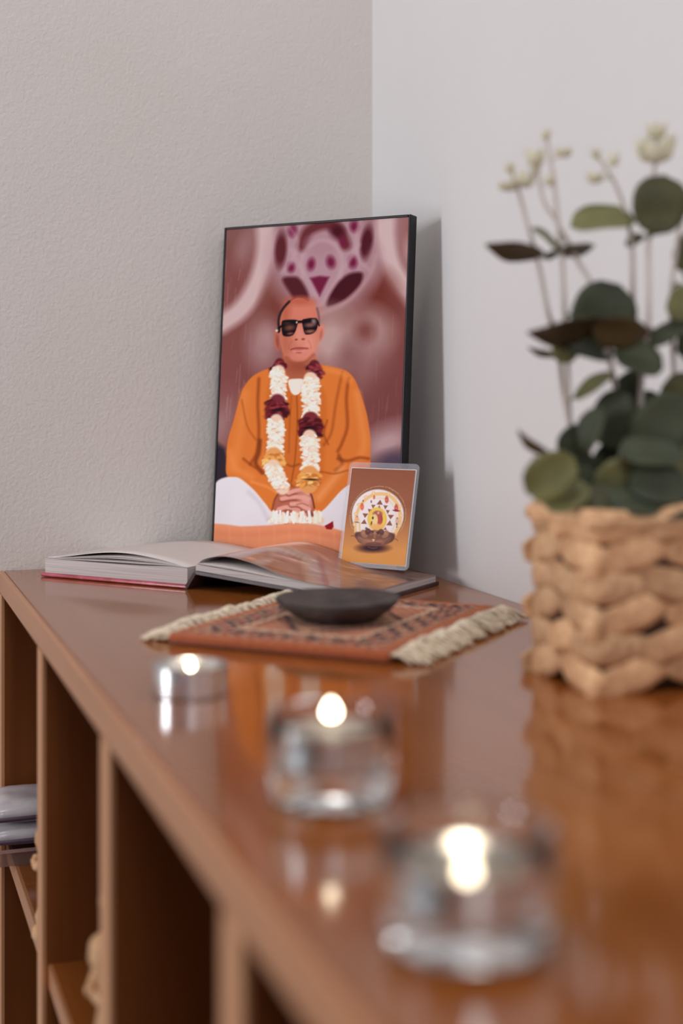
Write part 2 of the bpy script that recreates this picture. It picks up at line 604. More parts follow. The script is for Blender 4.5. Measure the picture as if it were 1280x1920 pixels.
    p.poly([(388, 990), (392, 936), (404, 906), (425, 896), (450, 895), (480, 915), (505, 950), (530, 975), (520, 1000), (440, 1000)], W, 1.5)
    p.poly([(590, 1000), (598, 962), (620, 935), (650, 905), (690, 880), (740, 900), (760, 1000)], W, 1.5)
    p.stroke([(465, 925), (485, 945), (500, 975)], 7, (196, 186, 196), 4, 0.7)
    p.ell(412, 955, 16, 30, (206, 198, 206), 0.8, 10, 0.6)
    # orange robe
    O1 = (206, 112, 48)
    p.poly([(522, 690), (498, 694), (474, 706), (458, 724), (449, 745), (436, 792), (426, 826), (423, 860), (424, 893), (447, 898), (474, 920),
            (496, 946), (512, 962), (548, 950), (590, 962), (606, 957), (639, 921), (662, 905), (690, 884), (693, 850), (693, 822), (687, 781),
            (676, 744), (663, 712), (645, 696), (612, 688), (588, 684), (560, 700)], O1, 1.2)
    D1, L1 = (138, 58, 18), (232, 148, 88)
    p.poly([(505, 716), (548, 720), (600, 724), (612, 780), (606, 860), (598, 900), (540, 912), (500, 880), (497, 800)], (188, 96, 36), 5, True, 0.7)
    p.stroke([(458, 740), (452, 790), (444, 840), (436, 880)], 16, (216, 126, 62), 7, 0.7)
    p.stroke([(484, 712), (482, 760), (484, 810), (480, 850), (468, 872)], 5, D1, 3, 0.85)
    p.stroke([(452, 752), (462, 800), (478, 826)], 3, D1, 2, 0.5)
    p.stroke([(486, 828), (484, 850), (478, 870), (490, 888)], 7, (110, 48, 18), 3, 0.85)
    p.stroke([(455, 862), (470, 874), (490, 886), (508, 900)], 4, D1, 2.5, 0.8)
    p.stroke([(470, 905), (500, 915), (525, 930)], 4, L1, 3, 0.6)
    p.stroke([(430, 850), (440, 880), (470, 895)], 12, (222, 134, 72), 6, 0.6)
    p.stroke([(652, 712), (648, 750), (650, 800), (640, 832), (632, 848)], 5, D1, 3, 0.8)
    p.stroke([(640, 700), (628, 760), (620, 812), (606, 836)], 4, D1, 3, 0.6)
    p.stroke([(668, 740), (676, 790), (682, 830), (676, 856)], 14, (218, 130, 70), 6, 0.7)
    p.stroke([(632, 862), (650, 866), (672, 860), (690, 862)], 5, D1, 2.5, 0.8)
    p.stroke([(634, 856), (640, 872), (628, 884)], 6, (120, 54, 20), 3, 0.75)
    p.stroke([(640, 880), (620, 905), (596, 935)], 14, (222, 142, 86), 6, 0.75)
    p.stroke([(612, 790), (606, 815), (614, 835)], 3, D1, 2, 0.7)
    p.stroke([(555, 742), (556, 790), (552, 860), (545, 905)], 2.5, D1, 1.5, 0.7)
    p.stroke([(545, 745), (542, 790), (540, 850)], 3, D1, 2, 0.4)
    p.stroke([(530, 868), (545, 876), (560, 872)], 3, (120, 54, 20), 2, 0.7)
    p.stroke([(535, 905), (548, 915), (556, 925)], 6, (136, 64, 28), 3, 0.7)
    p.stroke([(600, 886), (625, 890), (650, 884)], 3, D1, 2, 0.6)
    p.stroke([(612, 694), (640, 702), (655, 716)], 10, (222, 134, 70), 5, 0.6)
    p.ell(514, 886, 7, 12, (70, 30, 18), 0.6, -20, 0.8)
    # neck, vest and collar
    p.poly([(533, 662), (586, 660), (588, 690), (580, 712), (560, 722), (545, 716), (532, 694)], (164, 88, 64), 1.2)
    p.ell(560, 688, 26, 12, (140, 68, 48), 0.6, 0, 0.7)
    p.poly([(539, 716), (552, 712), (568, 714), (566, 730), (556, 742), (545, 738)], (236, 214, 204), 1.2)
    # head
    p.ell(518, 640, 6, 19, (176, 98, 80), 0.2, -6)
    p.ell(519, 642, 3, 12, (130, 62, 52), 0.5, -6, 0.7)
    p.ell(600, 626, 7, 16, (200, 124, 108), 0.2, 10)
    p.ell(600, 630, 3, 10, (158, 86, 72), 0.5, 10, 0.7)
    head = [(560, 558.5), (580, 564), (592, 578), (597, 596), (597, 622), (594, 648), (586, 666), (572, 678), (555, 681), (540, 677), (530, 666), (525, 648),
            (522, 622), (520, 602), (524, 586), (532, 574), (545, 563)]
    p.poly(head, (192, 112, 92), 0.9)
    p.ell(566, 586, 26, 20, (202, 116, 98), 0.7, 0, 0.8)
    p.ell(560, 566, 24, 8, (172, 84, 62), 0.7, 0, 0.8)
    p.ell(534, 590, 8, 22, (170, 86, 62), 0.8, 10, 0.8)
    p.ell(578, 646, 16, 26, (214, 138, 122), 0.7, 0, 0.8)
    p.ell(560, 668, 20, 8, (206, 126, 112), 0.7, 0, 0.7)
    p.ell(534, 646, 8, 26, (174, 96, 74), 0.8, 0, 0.8)
    p.stroke([(536, 672), (550, 681), (570, 680), (586, 667)], 5, (150, 76, 54), 2.5, 0.7)
    p.stroke([(522, 622), (521, 604), (524, 590), (531, 578), (541, 567)], 4.5, (34, 22, 30), 1.4)
    p.stroke([(541, 567), (553, 560), (566, 560), (577, 565)], 1.4, (92, 40, 36), 0.8, 0.7)
    p.stroke([(593, 580), (596, 592), (597, 606)], 4, (112, 82, 84), 1.5, 0.9)
    # nose and mouth
    p.ell(559, 628, 7, 14, (212, 136, 118), 0.7, 0, 0.8)
    p.ell(560, 636, 10, 5, (208, 130, 112), 0.6, 0, 0.8)
    p.ell(554, 638.5, 2.6, 1.6, (112, 46, 42), 0.6)
    p.ell(567, 637.5, 2.8, 1.6, (112, 46, 42), 0.6)
    p.stroke([(546, 641), (541, 650), (540, 656)], 1.6, (160, 88, 72), 1.0, 0.6)
    p.stroke([(577, 640), (581, 648), (582, 654)], 1.6, (170, 96, 82), 1.0, 0.6)
    p.ell(560, 655.5, 15, 2.6, (176, 90, 80), 0.6)
    p.stroke([(543.5, 657.5), (552, 654.6), (558, 654.2), (564, 654), (576, 655)], 1.5, (112, 44, 44), 0.7)
    p.stroke([(550, 660.5), (560, 661.5), (570, 659)], 2.5, (216, 138, 126), 1.2, 0.8)
    p.ell(559, 663, 5, 1.4, (160, 82, 72), 0.7)
    # sunglasses
    K = (17, 9, 16)
    p.poly([(527, 605), (533, 601.5), (553, 601), (557.5, 604), (556, 612), (552, 624), (546, 631), (535, 632.5), (528.5, 629.5), (526.5, 616)], K, 0.7)
    p.poly([(565, 602.5), (570, 599.5), (587, 597.5), (593.5, 600), (595, 608), (592, 620), (585, 627), (573, 629), (569, 625), (566, 613)], K, 0.7)
    p.stroke([(553, 606), (560, 605), (568, 605)], 5, K, 0.8)
    p.stroke([(528, 612), (522, 617), (521, 624)], 4, K, 0.8)
    p.stroke([(594, 604), (597, 612)], 3, K, 0.8)
    p.ell(517.5, 621.5, 2.6, 2, (210, 190, 185), 0.5)
    p.ell(542, 616, 9, 5, (104, 62, 50), 0.6, -10)
    p.ell(543, 627, 6, 2, (128, 76, 62), 0.6, -5, 0.9)
    p.ell(580, 611, 9.5, 4, (118, 78, 70), 0.6, -4)
    p.ell(580, 623, 9, 3, (136, 84, 72), 0.6, -4)
    p.ell(587, 604, 4, 4.5, (150, 120, 116), 0.7, -30, 0.9)
    p.ell(537, 608, 7, 2.5, (60, 38, 36), 0.7, 0, 0.8)
    p.ell(555, 606, 1.4, 1.8, (225, 205, 195), 0.6)
    # clasped hands
    p.poly([(512, 958), (515, 938), (524, 922), (540, 918), (560, 916), (575, 917), (584, 930), (588, 950), (585, 962), (560, 968), (525, 966)], (168, 92, 72), 1.5)
    SK, SD = (214, 150, 136), (132, 62, 48)
    for a in (((527, 937), (545, 934), (562, 934), (576, 938)), ((540, 926), (552, 922), (566, 921), (577, 926)), ((521, 957), (535, 953), (550, 955), (558, 958)),
              ((545, 947), (558, 947), (570, 953), (578, 957)), ((552, 961), (562, 965), (570, 968))):
        p.stroke([(x, y + 1.6) for x, y in a], 10, SD, 2)
        p.stroke(a, 8.5, SK, 1.6)
    p.ell(572, 940, 12, 16, SK, 0.5, -15, 0.9)
    p.ell(563, 926, 7, 4, (190, 118, 106), 0.6, -10, 0.7)
    p.stroke([(555, 948), (566, 946), (576, 950)], 1.5, SD, 1.2, 0.7)
    p.stroke([(574, 917), (583, 932), (588, 954)], 3, (110, 48, 28), 1.2)
    p.stroke([(509, 958), (514, 938), (526, 920)], 3.5, (120, 56, 34), 1.6, 0.8)
    # cloth he sits on
    p.poly([(380, 982), (420, 985), (450, 989), (500, 987), (540, 983), (580, 983), (610, 989), (650, 1000), (760, 1000), (760, 1120), (380, 1120)], (216, 136, 100), 1.6, False)
    p.stroke([(395, 1000), (470, 1004), (560, 998), (640, 1010)], 9, (206, 122, 86), 5, 0.7)
    for q in range(9):
        x = 400 + q * 28
        p.stroke([(x, 990), (x + 3, 1040)], 3, (224, 148, 114), 2.5, 0.4)

    # garlands: strings of many small petals
    def petals(pts, w, n, cols, size, gap, shade):
        path = catmull([(x, y, 0) for x, y in pts], 12)
        p.stroke([(v.x, v.y) for v in path[::6]] + [(path[-1].x, path[-1].y)], w * 0.86, shade, 2.0)
        for k in range(n):
            t = (k + rnd.random()) / n * (len(path) - 1.001)
            a = path[int(t)].lerp(path[int(t) + 1], t - int(t))
            o = rnd.uniform(-1, 1) * w * 0.5
            c = cols[rnd.randrange(len(cols))]
            x, y = a.x + o, a.y + rnd.uniform(-3, 3)
            r = size * rnd.uniform(0.7, 1.2)
            p.ell(x, y + 1.0, r * 1.1, r * 0.62, gap, 0.4, math.degrees(math.atan2(0.4 * o, w)) * rnd.uniform(-2, 2), 0.35)
            p.ell(x, y, r, r * 0.5, c, 0.35, o * 1.2 + rnd.uniform(-35, 35))
    WH = ((250, 232, 220), (244, 220, 204), (240, 208, 190), (252, 240, 230))
    MR = ((112, 30, 40), (92, 22, 30), (140, 50, 60), (64, 16, 22))
    OR = ((232, 168, 88), (224, 150, 70), (240, 190, 120), (190, 110, 50))
    gp, sh = (188, 130, 100), (226, 190, 168)
    petals([(523, 682), (517, 694), (516, 704)], 20, 26, MR, 6, (50, 12, 18), (88, 26, 30))
    petals([(588, 686), (592, 700), (586, 712)], 22, 26, MR, 6, (50, 12, 18), (92, 28, 32))
    petals([(521, 698), (520, 720), (521, 750)], 28, 120, WH, 5, gp, sh)
    petals([(519, 755), (518, 768), (517, 785)], 34, 60, MR, 7, (50, 12, 18), (110, 40, 50))
    p.ell(521, 770, 11, 3, (34, 10, 16), 0.5, -8)
    petals([(517, 790), (514, 822), (513, 856)], 28, 130, WH, 5, gp, sh)
    petals([(512, 857), (511, 865), (512, 874)], 38, 46, OR, 6, (150, 80, 40), (216, 150, 90))
    petals([(511, 876), (517, 895), (528, 916)], 30, 100, WH, 5, gp, sh)
    petals([(581, 712), (582, 745), (582, 786)], 30, 150, WH, 5, gp, sh)
    petals([(581, 789), (580, 802), (579, 815)], 36, 60, MR, 7, (50, 12, 18), (112, 40, 46))
    p.ell(578, 804, 13, 3, (34, 10, 16), 0.5, -4)
    petals([(579, 820), (580, 850), (580, 888)], 30, 150, WH, 5, gp, sh)
    petals([(579, 892), (578, 902), (577, 910)], 40, 50, OR, 6, (150, 80, 40), (214, 146, 86))
    p.ell(582, 901, 14, 2, (70, 36, 22), 0.5, 2)
    petals([(512, 975), (545, 976), (598, 978)], 16, 60, WH, 6, gp, sh)
    for q in range(40):
        x = rnd.uniform(509, 602)
        p.stroke([(x, 982 - rnd.uniform(0, 4)), (x + rnd.uniform(-4, 4), 966 - rnd.uniform(0, 6))], 4, WH[q % 4], 1.0)
    p.poly([(607, 988), (613, 985), (623, 979), (624, 990), (620, 995), (611, 994)], (140, 22, 32), 0.9, False)
    for q in range(30):
        p.ell(520 + rnd.uniform(-8, 14) * (q % 2) - 4, 700 + rnd.uniform(-10, 6), 3, 1.6, WH[q % 4], 0.4, rnd.uniform(0, 180), 0.7)


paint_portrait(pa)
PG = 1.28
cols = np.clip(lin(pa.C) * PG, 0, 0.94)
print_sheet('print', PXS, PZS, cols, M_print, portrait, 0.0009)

# ------------------------------------------------------------------ laminated emblem card
M_card = print_mat('card_print', 0.45, 0.0, 0.1, spec=0.12)
M_lam = clear_mat('laminate_plastic', rgb(225, 225, 235), 0.16, 0.12)
M_cardw = mat('card_paper', rgb(232, 228, 224), 0.6)
M_gilt = mat('gilt_ink', rgb(238, 200, 140), 0.5)
CL = R_(13.0)
card = thing('laminated_card', 'small laminated card with round triangle and lotus emblem leaning on the portrait', 'card',
             (0.387093, 1.050953, T + 0.0125), (-CL, 0, R_(-50.7388)))


def round_rect(w2, z0, z1, r, n=6):
    pts = []
    for cx, cz, a0 in ((w2 - r, z1 - r, 0), (-w2 + r, z1 - r, 90), (-w2 + r, z0 + r, 180), (w2 - r, z0 + r, 270)):
        for k in range(n + 1):
            a = R_(a0 + 90 * k / n)
            pts.append((cx + r * math.cos(a), cz + r * math.sin(a)))
    return pts


def plate(name, pts, y0, y1, m, parent):
    n = len(pts)
    v = [(x, y0, z) for x, z in pts] + [(x, y1, z) for x, z in pts]
    f = [tuple(range(n)), tuple(range(2 * n - 1, n - 1, -1))] + [(i, n + i, n + (i + 1) % n, (i + 1) % n) for i in range(n)]
    return from_py(name, v, f, m, parent, smooth=False)


plate('laminate', round_rect(0.0322, 0.0, 0.0840, 0.004), -0.0006, 0.0006, M_lam, card)
plate('card_sheet', round_rect(0.0300, 0.003, 0.0795, 0.0005, 2), -0.0002, 0.0002, M_cardw, card)
CXS = np.linspace(-0.0292, 0.0292, 170)
CZS = np.linspace(0.0035, 0.0788, 220)
HC = ((19985.5795, 2760.34402, 472.442943), (833.225737, -23153.5155, 1638.32414), (-0.470143395, 0.170810615, 1.0))  # homography to pixels of an enlarged image crop; emblem drawn in those
U, V = pixel_map(HC, CXS, CZS)
pc = Painter(U, V, (150, 92, 66))


def paint_card(p):
    g = np.clip((p.Y - 150) / 1400, 0, 1)
    p.mix(np.ones(p.X.size), (132, 76, 54))
    p.mix(np.clip((p.Y + 200) / 500, 0, 1) * 0.5, (150, 92, 68))
    p.mix(np.clip((p.Y - 500) / 800, 0, 1), (206, 140, 78))
    p.mix(np.clip((p.Y - 1250) / 300, 0, 1) * 0.6, (216, 146, 72))
    p.ell(490, 1270, 260, 75, (52, 22, 32), 0.5)
    p.ell(580, 660, 486, 494, (112, 62, 44), 0.03, 78)
    p.ell(580, 662, 474, 480, (222, 212, 214), 0.03, 78)
    p.poly([(60, 1120), (560, 1240), (1020, 1120), (1020, 1200), (520, 1300), (60, 1200)], (180, 116, 74), 20, False, 0.0)
    GD, GL = (226, 178, 124), (236, 200, 156)
    p.stroke([(205, 990), (200, 800), (240, 600), (350, 420), (500, 320), (640, 300), (780, 330), (900, 450), (965, 640), (950, 840), (860, 1030)], 118, GD, 10)
    p.stroke([(215, 980), (212, 800), (255, 610), (360, 440), (500, 345), (640, 325), (770, 352), (880, 470), (935, 640), (920, 840), (840, 1010)], 46, (226, 214, 214), 12, 0.85)
    for x, y in ((175, 640), (230, 470), (360, 330), (500, 255), (780, 265), (900, 350), (990, 500), (1010, 670), (980, 860), (150, 840)):
        p.ell(x, y, 34, 30, GD, 0.4)
        p.ell(x, y, 12, 12, (226, 214, 214), 0.6)
    p.ell(570, 690, 330, 335, (222, 211, 214), 0.05, 78)
    TR_ = (134, 82, 66)
    for t in (((625, 380), (672, 472), (555, 466)), ((606, 474), (636, 540), (578, 538)), ((460, 472), (540, 474), (490, 548)), ((683, 480), (764, 488), (716, 560)),
              ((398, 550), (470, 556), (425, 640)), ((728, 568), (800, 574), (762, 645)), ((298, 630), (406, 636), (342, 716)), ((764, 656), (880, 662), (812, 742)),
              ((334, 738), (378, 828), (268, 822)), ((804, 758), (848, 858), (736, 850)), ((360, 880), (440, 930), (340, 920)), ((725, 884), (745, 940), (680, 930))):
        p.poly(t, TR_, 5, False)
    # small robed figures round the ring
    for x, y, h, c in ((290, 510, 62, (214, 96, 70)), (310, 400, 18, (70, 46, 48)), (512, 335, 36, (196, 96, 80)), (745, 380, 64, (186, 82, 70)), (920, 530, 64, (186, 76, 80)),
                       (460, 415, 26, (126, 92, 84)), (200, 740, 56, (216, 170, 130)), (940, 780, 66, (200, 170, 150)), (930, 830, 24, (96, 70, 66)), (930, 880, 20, (120, 84, 70))):
        p.ell(x, y, h * 0.55, h, c, 0.25)
        p.ell(x, y - h * 0.9, h * 0.26, h * 0.26, (170, 110, 86), 0.4)
        p.ell(x, y + h * 0.1, h * 0.25, h * 0.2, (236, 150, 120), 0.6, 0, 0.6)
    p.ell(920, 580, 66, 18, (130, 44, 50), 0.3, 6)
    p.ell(195, 796, 44, 8, (90, 60, 54), 0.4, 8)
    # golden egg with the two seated figures
    p.ell(568, 735, 178, 212, (226, 168, 66), 0.05)
    p.ell(568, 720, 140, 170, (244, 202, 96), 0.4)
    p.ell(575, 640, 90, 60, (150, 92, 84), 0.25)
    p.ell(610, 740, 62, 105, (176, 74, 66), 0.15)
    p.ell(525, 750, 55, 105, (236, 196, 136), 0.2)
    p.ell(590, 622, 24, 26, (206, 150, 130), 0.3)
    p.ell(488, 715, 18, 26, (80, 44, 46), 0.3)
    p.ell(650, 720, 18, 60, (150, 70, 70), 0.4)
    p.ell(463, 815, 14, 40, (92, 60, 46), 0.4, 10)
    p.ell(560, 880, 110, 50, (222, 168, 104), 0.5)
    # lotus
    B1, B2, B3 = (120, 76, 62), (92, 54, 48), (152, 104, 82)
    p.poly([(180, 1010), (300, 960), (420, 940), (640, 950), (800, 980), (880, 1040), (860, 1140), (720, 1210), (520, 1240), (340, 1210), (210, 1150)], B1, 8)
    for cx, cy, rx, ry, rot, c in ((250, 1060, 70, 110, -55, B2), (800, 1080, 70, 110, 55, B2), (330, 1010, 60, 80, -30, B3), (720, 1020, 60, 80, 30, B3), (400, 970, 56, 60, -15, B2),
                                   (640, 980, 56, 60, 15, B2), (520, 1010, 66, 76, 0, B3), (460, 1040, 50, 50, 0, B1), (590, 1050, 50, 50, 0, B1), (300, 1130, 120, 52, 30, (132, 88, 72)),
                                   (720, 1140, 120, 52, -28, (116, 74, 62)), (410, 1160, 120, 60, 8, (146, 96, 76)), (590, 1170, 120, 60, -8, (138, 90, 72)), (500, 1200, 150, 34, 0, (104, 62, 54))):
        p.ell(cx, cy, rx, ry, c, 0.18, rot)
        p.ell(cx, cy - ry * 0.3, rx * 0.6, ry * 0.3, tuple(min(255, v + 26) for v in c), 0.7, rot, 0.6)
    p.poly([(470, 1105), (530, 1108), (498, 1160)], (222, 176, 132), 6, False)
    p.poly([(450, 960), (520, 960), (486, 1000)], (74, 40, 38), 6, False)
    p.poly([(540, 970), (620, 970), (580, 1020)], (74, 40, 38), 6, False)
    p.stroke([(90, 1045), (150, 1050), (200, 1085)], 12, (110, 70, 56), 6)
    p.stroke([(860, 1100), (910, 1105), (950, 1135)], 12, (110, 70, 56), 6)
    p.stroke([(400, 1250), (490, 1275), (570, 1262)], 14, (140, 90, 66), 8, 0.7)


paint_card(pc)
print_sheet('print', CXS, CZS, np.clip(lin(pc.C) * 1.3, 0, 0.94), M_card, card, -0.00075)

# lettering round the emblem, set letter by letter along the ring
RING = 'satchitananda parabrahma purushothama paramathma sri bhagavathi sametha sri bhagavathe namaha'
glyph = {}


def glyph_mesh(ch):
    if ch not in glyph:
        cu = bpy.data.curves.new('glyph', 'FONT')
        cu.body = ch
        cu.size = 1.0
        cu.resolution_u = 2
        ob = bpy.data.objects.new('glyph', cu)
        COL.objects.link(ob)
        dg = bpy.context.evaluated_depsgraph_get()
        me = ob.evaluated_get(dg).to_mesh()
        vs = [(v.co.x, v.co.y) for v in me.vertices]
        fs = [tuple(p.vertices) for p in me.polygons]
        xs = [v[0] for v in vs] or [0, 0.3]
        adv = max(xs) + 0.09
        ob.evaluated_get(dg).to_mesh_clear()
        bpy.data.objects.remove(ob)
        bpy.data.curves.remove(cu)
        glyph[ch] = (vs, fs, adv)
    return glyph[ch]


MC = np.linalg.inv(np.array(HC))


def card_xz(x, y):
    q = MC @ np.array([x, y, 1.0])
    return q[0] / q[2], q[1] / q[2]


adv = [0.32 if ch == ' ' else glyph_mesh(ch)[2] for ch in RING]
tot = sum(adv)
a0, a1 = R_(214), R_(-30)                  # angle range on the ring, counter-clockwise from the right
gv, gf = [], []
pos = 0.0
ring_c = np.array(card_xz(578, 665))
ex = np.array(card_xz(578 + 510, 665)) - ring_c
ez = np.array(card_xz(578, 665 - 520)) - ring_c
rx_, rz_ = float(np.hypot(*ex)), float(np.hypot(*ez))
LS = 0.00185
for ch, w in zip(RING, adv):
    t = (pos + w / 2) / tot
    pos += w
    if ch == ' ':
        continue
    a = a0 + (a1 - a0) * t
    cx, cz = ring_c[0] + rx_ * math.cos(a), ring_c[1] + rz_ * math.sin(a)
    tang = math.atan2(-rz_ * math.cos(a), rx_ * math.sin(a))
    vs, fs, _ = glyph_mesh(ch)
    n0 = len(gv)
    for x, y in vs:
        lx, ly = (x - w / 2) * LS, y * LS
        gv.append((cx + lx * math.cos(tang) - ly * math.sin(tang), -0.00085, cz + lx * math.sin(tang) + ly * math.cos(tang)))
    gf += [tuple(n0 + q for q in f) for f in fs]
from_py('lettering', gv, gf, M_gilt, card, smooth=False)

# ------------------------------------------------------------------ open book
M_page = mat('page_paper', rgb(214, 206, 204), 0.55, var=rgb(208, 199, 196), var_scale=(8, 8, 8))
M_block = mat('page_edges', rgb(214, 207, 206), 0.8, var=rgb(176, 166, 166), var_scale=(10, 10, 1500))
M_cover = mat('red_printed_cover', rgb(150, 38, 46), 0.35, var=rgb(196, 88, 110), var_scale=(70, 70, 70), coat=0.4)
M_spine = mat('dark_spine_cloth', rgb(62, 34, 34), 0.6)
M_cover2 = mat('dark_cover', rgb(46, 30, 32), 0.4, var=rgb(70, 38, 42), var_scale=(60, 60, 60))
M_pprint = print_mat('printed_page', 0.3, 0.5, 0.12)
book = thing('open_book', 'thick open hardback book with red cover lying in front of the framed portrait', 'book',
             (0.2444, 1.0692, T + 0.0003), (0, 0, R_(-48.5)))
BD = 0.112
xs_l = np.linspace(-0.144, -0.002, 44)
xs_r = np.linspace(0.006, 0.155, 70)
box('front_cover', -0.1475, -0.001, -0.002, BD + 0.002, 0.0, 0.0032, M_cover, book, bevel=0.0012)


def interp(pts):
    px, pz = [q[0] for q in pts], [q[1] for q in pts]
    P = catmull([(x, z, 0) for x, z in pts], 10)
    ax, az = np.array([v.x for v in P]), np.array([v.y for v in P])
    return lambda x: float(np.interp(x, ax, az))


lb = interp([(-0.144, 0.0150), (-0.10, 0.0145), (-0.05, 0.0148), (-0.02, 0.0160), (-0.002, 0.0158)])
# solid page blocks
def block(name, xs, zlo, zhi, m):
    v, f = [], []
    n = len(xs)
    for y in (0.0, BD):
        v += [(x, y, zlo(x)) for x in xs] + [(x, y, zhi(x)) for x in xs]
    for i in range(n - 1):
        f += [(i, i + 1, n + i + 1, n + i), (2 * n + i + 1, 2 * n + i, 3 * n + i, 3 * n + i + 1), (n + i, n + i + 1, 3 * n + i + 1, 3 * n + i), (i + 1, i, 2 * n + i, 2 * n + i + 1)]
    f += [(0, n, 3 * n, 2 * n), (2 * n - 1, n - 1, 3 * n - 1, 4 * n - 1)]
    return from_py(name, v, f, m, book, smooth=False)


block('page_block', xs_l, lambda x: 0.0033, lb, M_block)
for amp, g in ((0.0012, 0.0006), (0.0040, 0.0005), (0.0052, 0.0008), (0.0088, 0.0006)):
    def zf(x, y, amp=amp, g=g):
        t = (x + 0.144) / 0.142
        return lb(x) + 0.0004 + amp * (math.sin(math.pi * min(1, t) ** 1.15) ** 1.2) * (1 - 0.12 * y / BD) + g * t * (1 - t)
    slab_sheet('page', xs_l, np.linspace(0.0, BD, 8), zf, 0.00022, M_page, book)
# right half: the board rises to the spine
zc = lambda x: 0.0122 * (1 - (x - 0.008) / 0.149) if x > 0.008 else 0.0122
v = []
f = []
cx_ = [0.004, 0.157]
vv = [(0.006, -0.002, zc(0.008) - 0.0003), (0.157, -0.002, 0.0), (0.157, BD + 0.002, 0.0), (0.006, BD + 0.002, zc(0.008) - 0.0003)]
vv += [(x, y, z + 0.0024) for x, y, z in vv]
from_py('back_cover', vv, [(3, 2, 1, 0), (4, 5, 6, 7), (0, 1, 5, 4), (1, 2, 6, 5), (2, 3, 7, 6), (3, 0, 4, 7)], M_cover2, book, smooth=False)
vv = [(-0.004, -0.002, 0.0), (-0.001, -0.002, 0.0), (0.0075, -0.002, 0.0122), (0.006, -0.002, 0.0142), (-0.0035, -0.002, 0.0016)]
n = len(vv)
vv += [(x, BD + 0.002, z) for x, y, z in vv]
from_py('spine', vv, [tuple(range(n)), tuple(range(2 * n - 1, n - 1, -1))] + [(i, n + i, n + (i + 1) % n, (i + 1) % n) for i in range(n)], M_spine, book, smooth=False)
rb_lo = lambda x: max(zc(x), 0.0) + 0.0022
rb_hi = lambda x: rb_lo(x) + 0.0046
block('page_block', xs_r, rb_lo, rb_hi, M_block)
for amp in (0.0008, 0.0016):
    slab_sheet('page', xs_r, np.linspace(0.0, BD, 6), lambda x, y, amp=amp: rb_hi(x) + 0.0003 + amp * math.exp(-((x - 0.035) / 0.04) ** 2), 0.00022, M_page, book)
zr0 = interp([(0.006, 0.0186), (0.014, 0.0240), (0.033, 0.0270), (0.055, 0.0240), (0.08, 0.0170), (0.10, 0.0128), (0.125, 0.0102), (0.155, 0.0078)])
zr = lambda x, y: max(zr0(x) + 0.0008 * math.sin(y / BD * 3) * (1 - x / 0.16), rb_hi(x) + 0.0008)
prng = np.random.RandomState(3)
blobs = [(prng.uniform(0.03, 0.155), prng.uniform(0, BD), prng.uniform(0.003, 0.014), prng.uniform(0.001, 0.004), prng.uniform(-0.6, 0.6), prng.uniform(-1, 1)) for _ in range(110)]


def page_col(x, y, z):
    base = np.array((138, 104, 94.0))
    v = 0.0
    for bx_, by_, rx, ry, rt, a in blobs:
        dx, dy = x - bx_, y - by_
        u, w = dx * math.cos(rt) + dy * math.sin(rt), -dx * math.sin(rt) + dy * math.cos(rt)
        v += a * math.exp(-(u / rx) ** 2 - (w / ry) ** 2)
    c = base + 56 * max(-1.4, min(1.6, v)) * np.array((1.0, 1.0, 0.98))
    if x > 0.118:
        c = c * 0.8 + np.array((110, 96, 100)) * 0.2
    m = 1 / (1 + math.exp(-(x - 0.030 - 0.10 * (y / BD - 0.55) * 0.35) / 0.0022))
    c = np.array((226, 219, 216)) * (1 - m) + c * m
    return np.clip(lin(c) * 1.1, 0, 0.9)


o = slab_sheet('page', xs_r, np.linspace(0.0, BD, 60), zr, 0.00025, M_pprint, book, page_col)
o['label'] = 'page printed with a brown photograph'

# ------------------------------------------------------------------ small fringed rug
M_rug_edge = mat('rust_wool', rgb(176, 92, 46), 0.95, var=rgb(150, 70, 34), var_scale=(400, 400, 400), sheen=0.3, bump=0.4, bump_scale=900)
M_rug = print_mat('woven_wool', 0.95, 0.0, 0.5)
M_fringe = mat('cream_cotton', rgb(236, 222, 200), 0.95, var=rgb(208, 188, 160), var_scale=(300, 300, 300), sheen=0.3)
N0 = Vector((0.1796, 0.8475))
RW, RL = 0.146, 0.186
rug = thing('fringed_mat', 'small patterned rust woollen mat with cream fringes on the bookcase top', 'rug', (N0.x, N0.y, T), (0, 0, R_(-44.5)))
# local: x along the near edge, y away from the viewer
bm = bmesh.new()
add_box(bm, 0, RW, 0, RL, 0.0004, 0.0072, 0.0030, 3)
from_bm('pile', bm, M_rug_edge, rug, smooth=True)


def rug_col(x, y):
    e = min(x, RW - x, y, RL - y)
    n = math.sin(x * 900) * math.sin(y * 700)
    if e < 0.010:
        c = (178, 96, 50)
    elif e < 0.014:
        c = (60, 40, 48) if (int((x + y) / 0.004)) % 2 else (196, 160, 128)
    elif e < 0.030:
        k = math.cos((x - RW / 2) * 380) * math.cos((y - RL / 2) * 300)
        c = (46, 30, 42) if k < 0.1 else ((150, 34, 44) if k > 0.55 else (200, 158, 124))
    elif e < 0.034:
        c = (206, 176, 146)
    else:
        dx, dy = abs(x - RW / 2) / 0.040, abs(y - RL / 2) / 0.058
        s = dx + dy
        if s < 0.35:
            c = (150, 40, 46)
        elif s < 0.55:
            c = (54, 36, 48)
        elif s < 1.0:
            c = (212, 158, 124)
        elif s < 1.12:
            c = (60, 40, 50)
        else:
            c = (196, 132, 100) if n < 0.35 else (120, 54, 50)
    return c


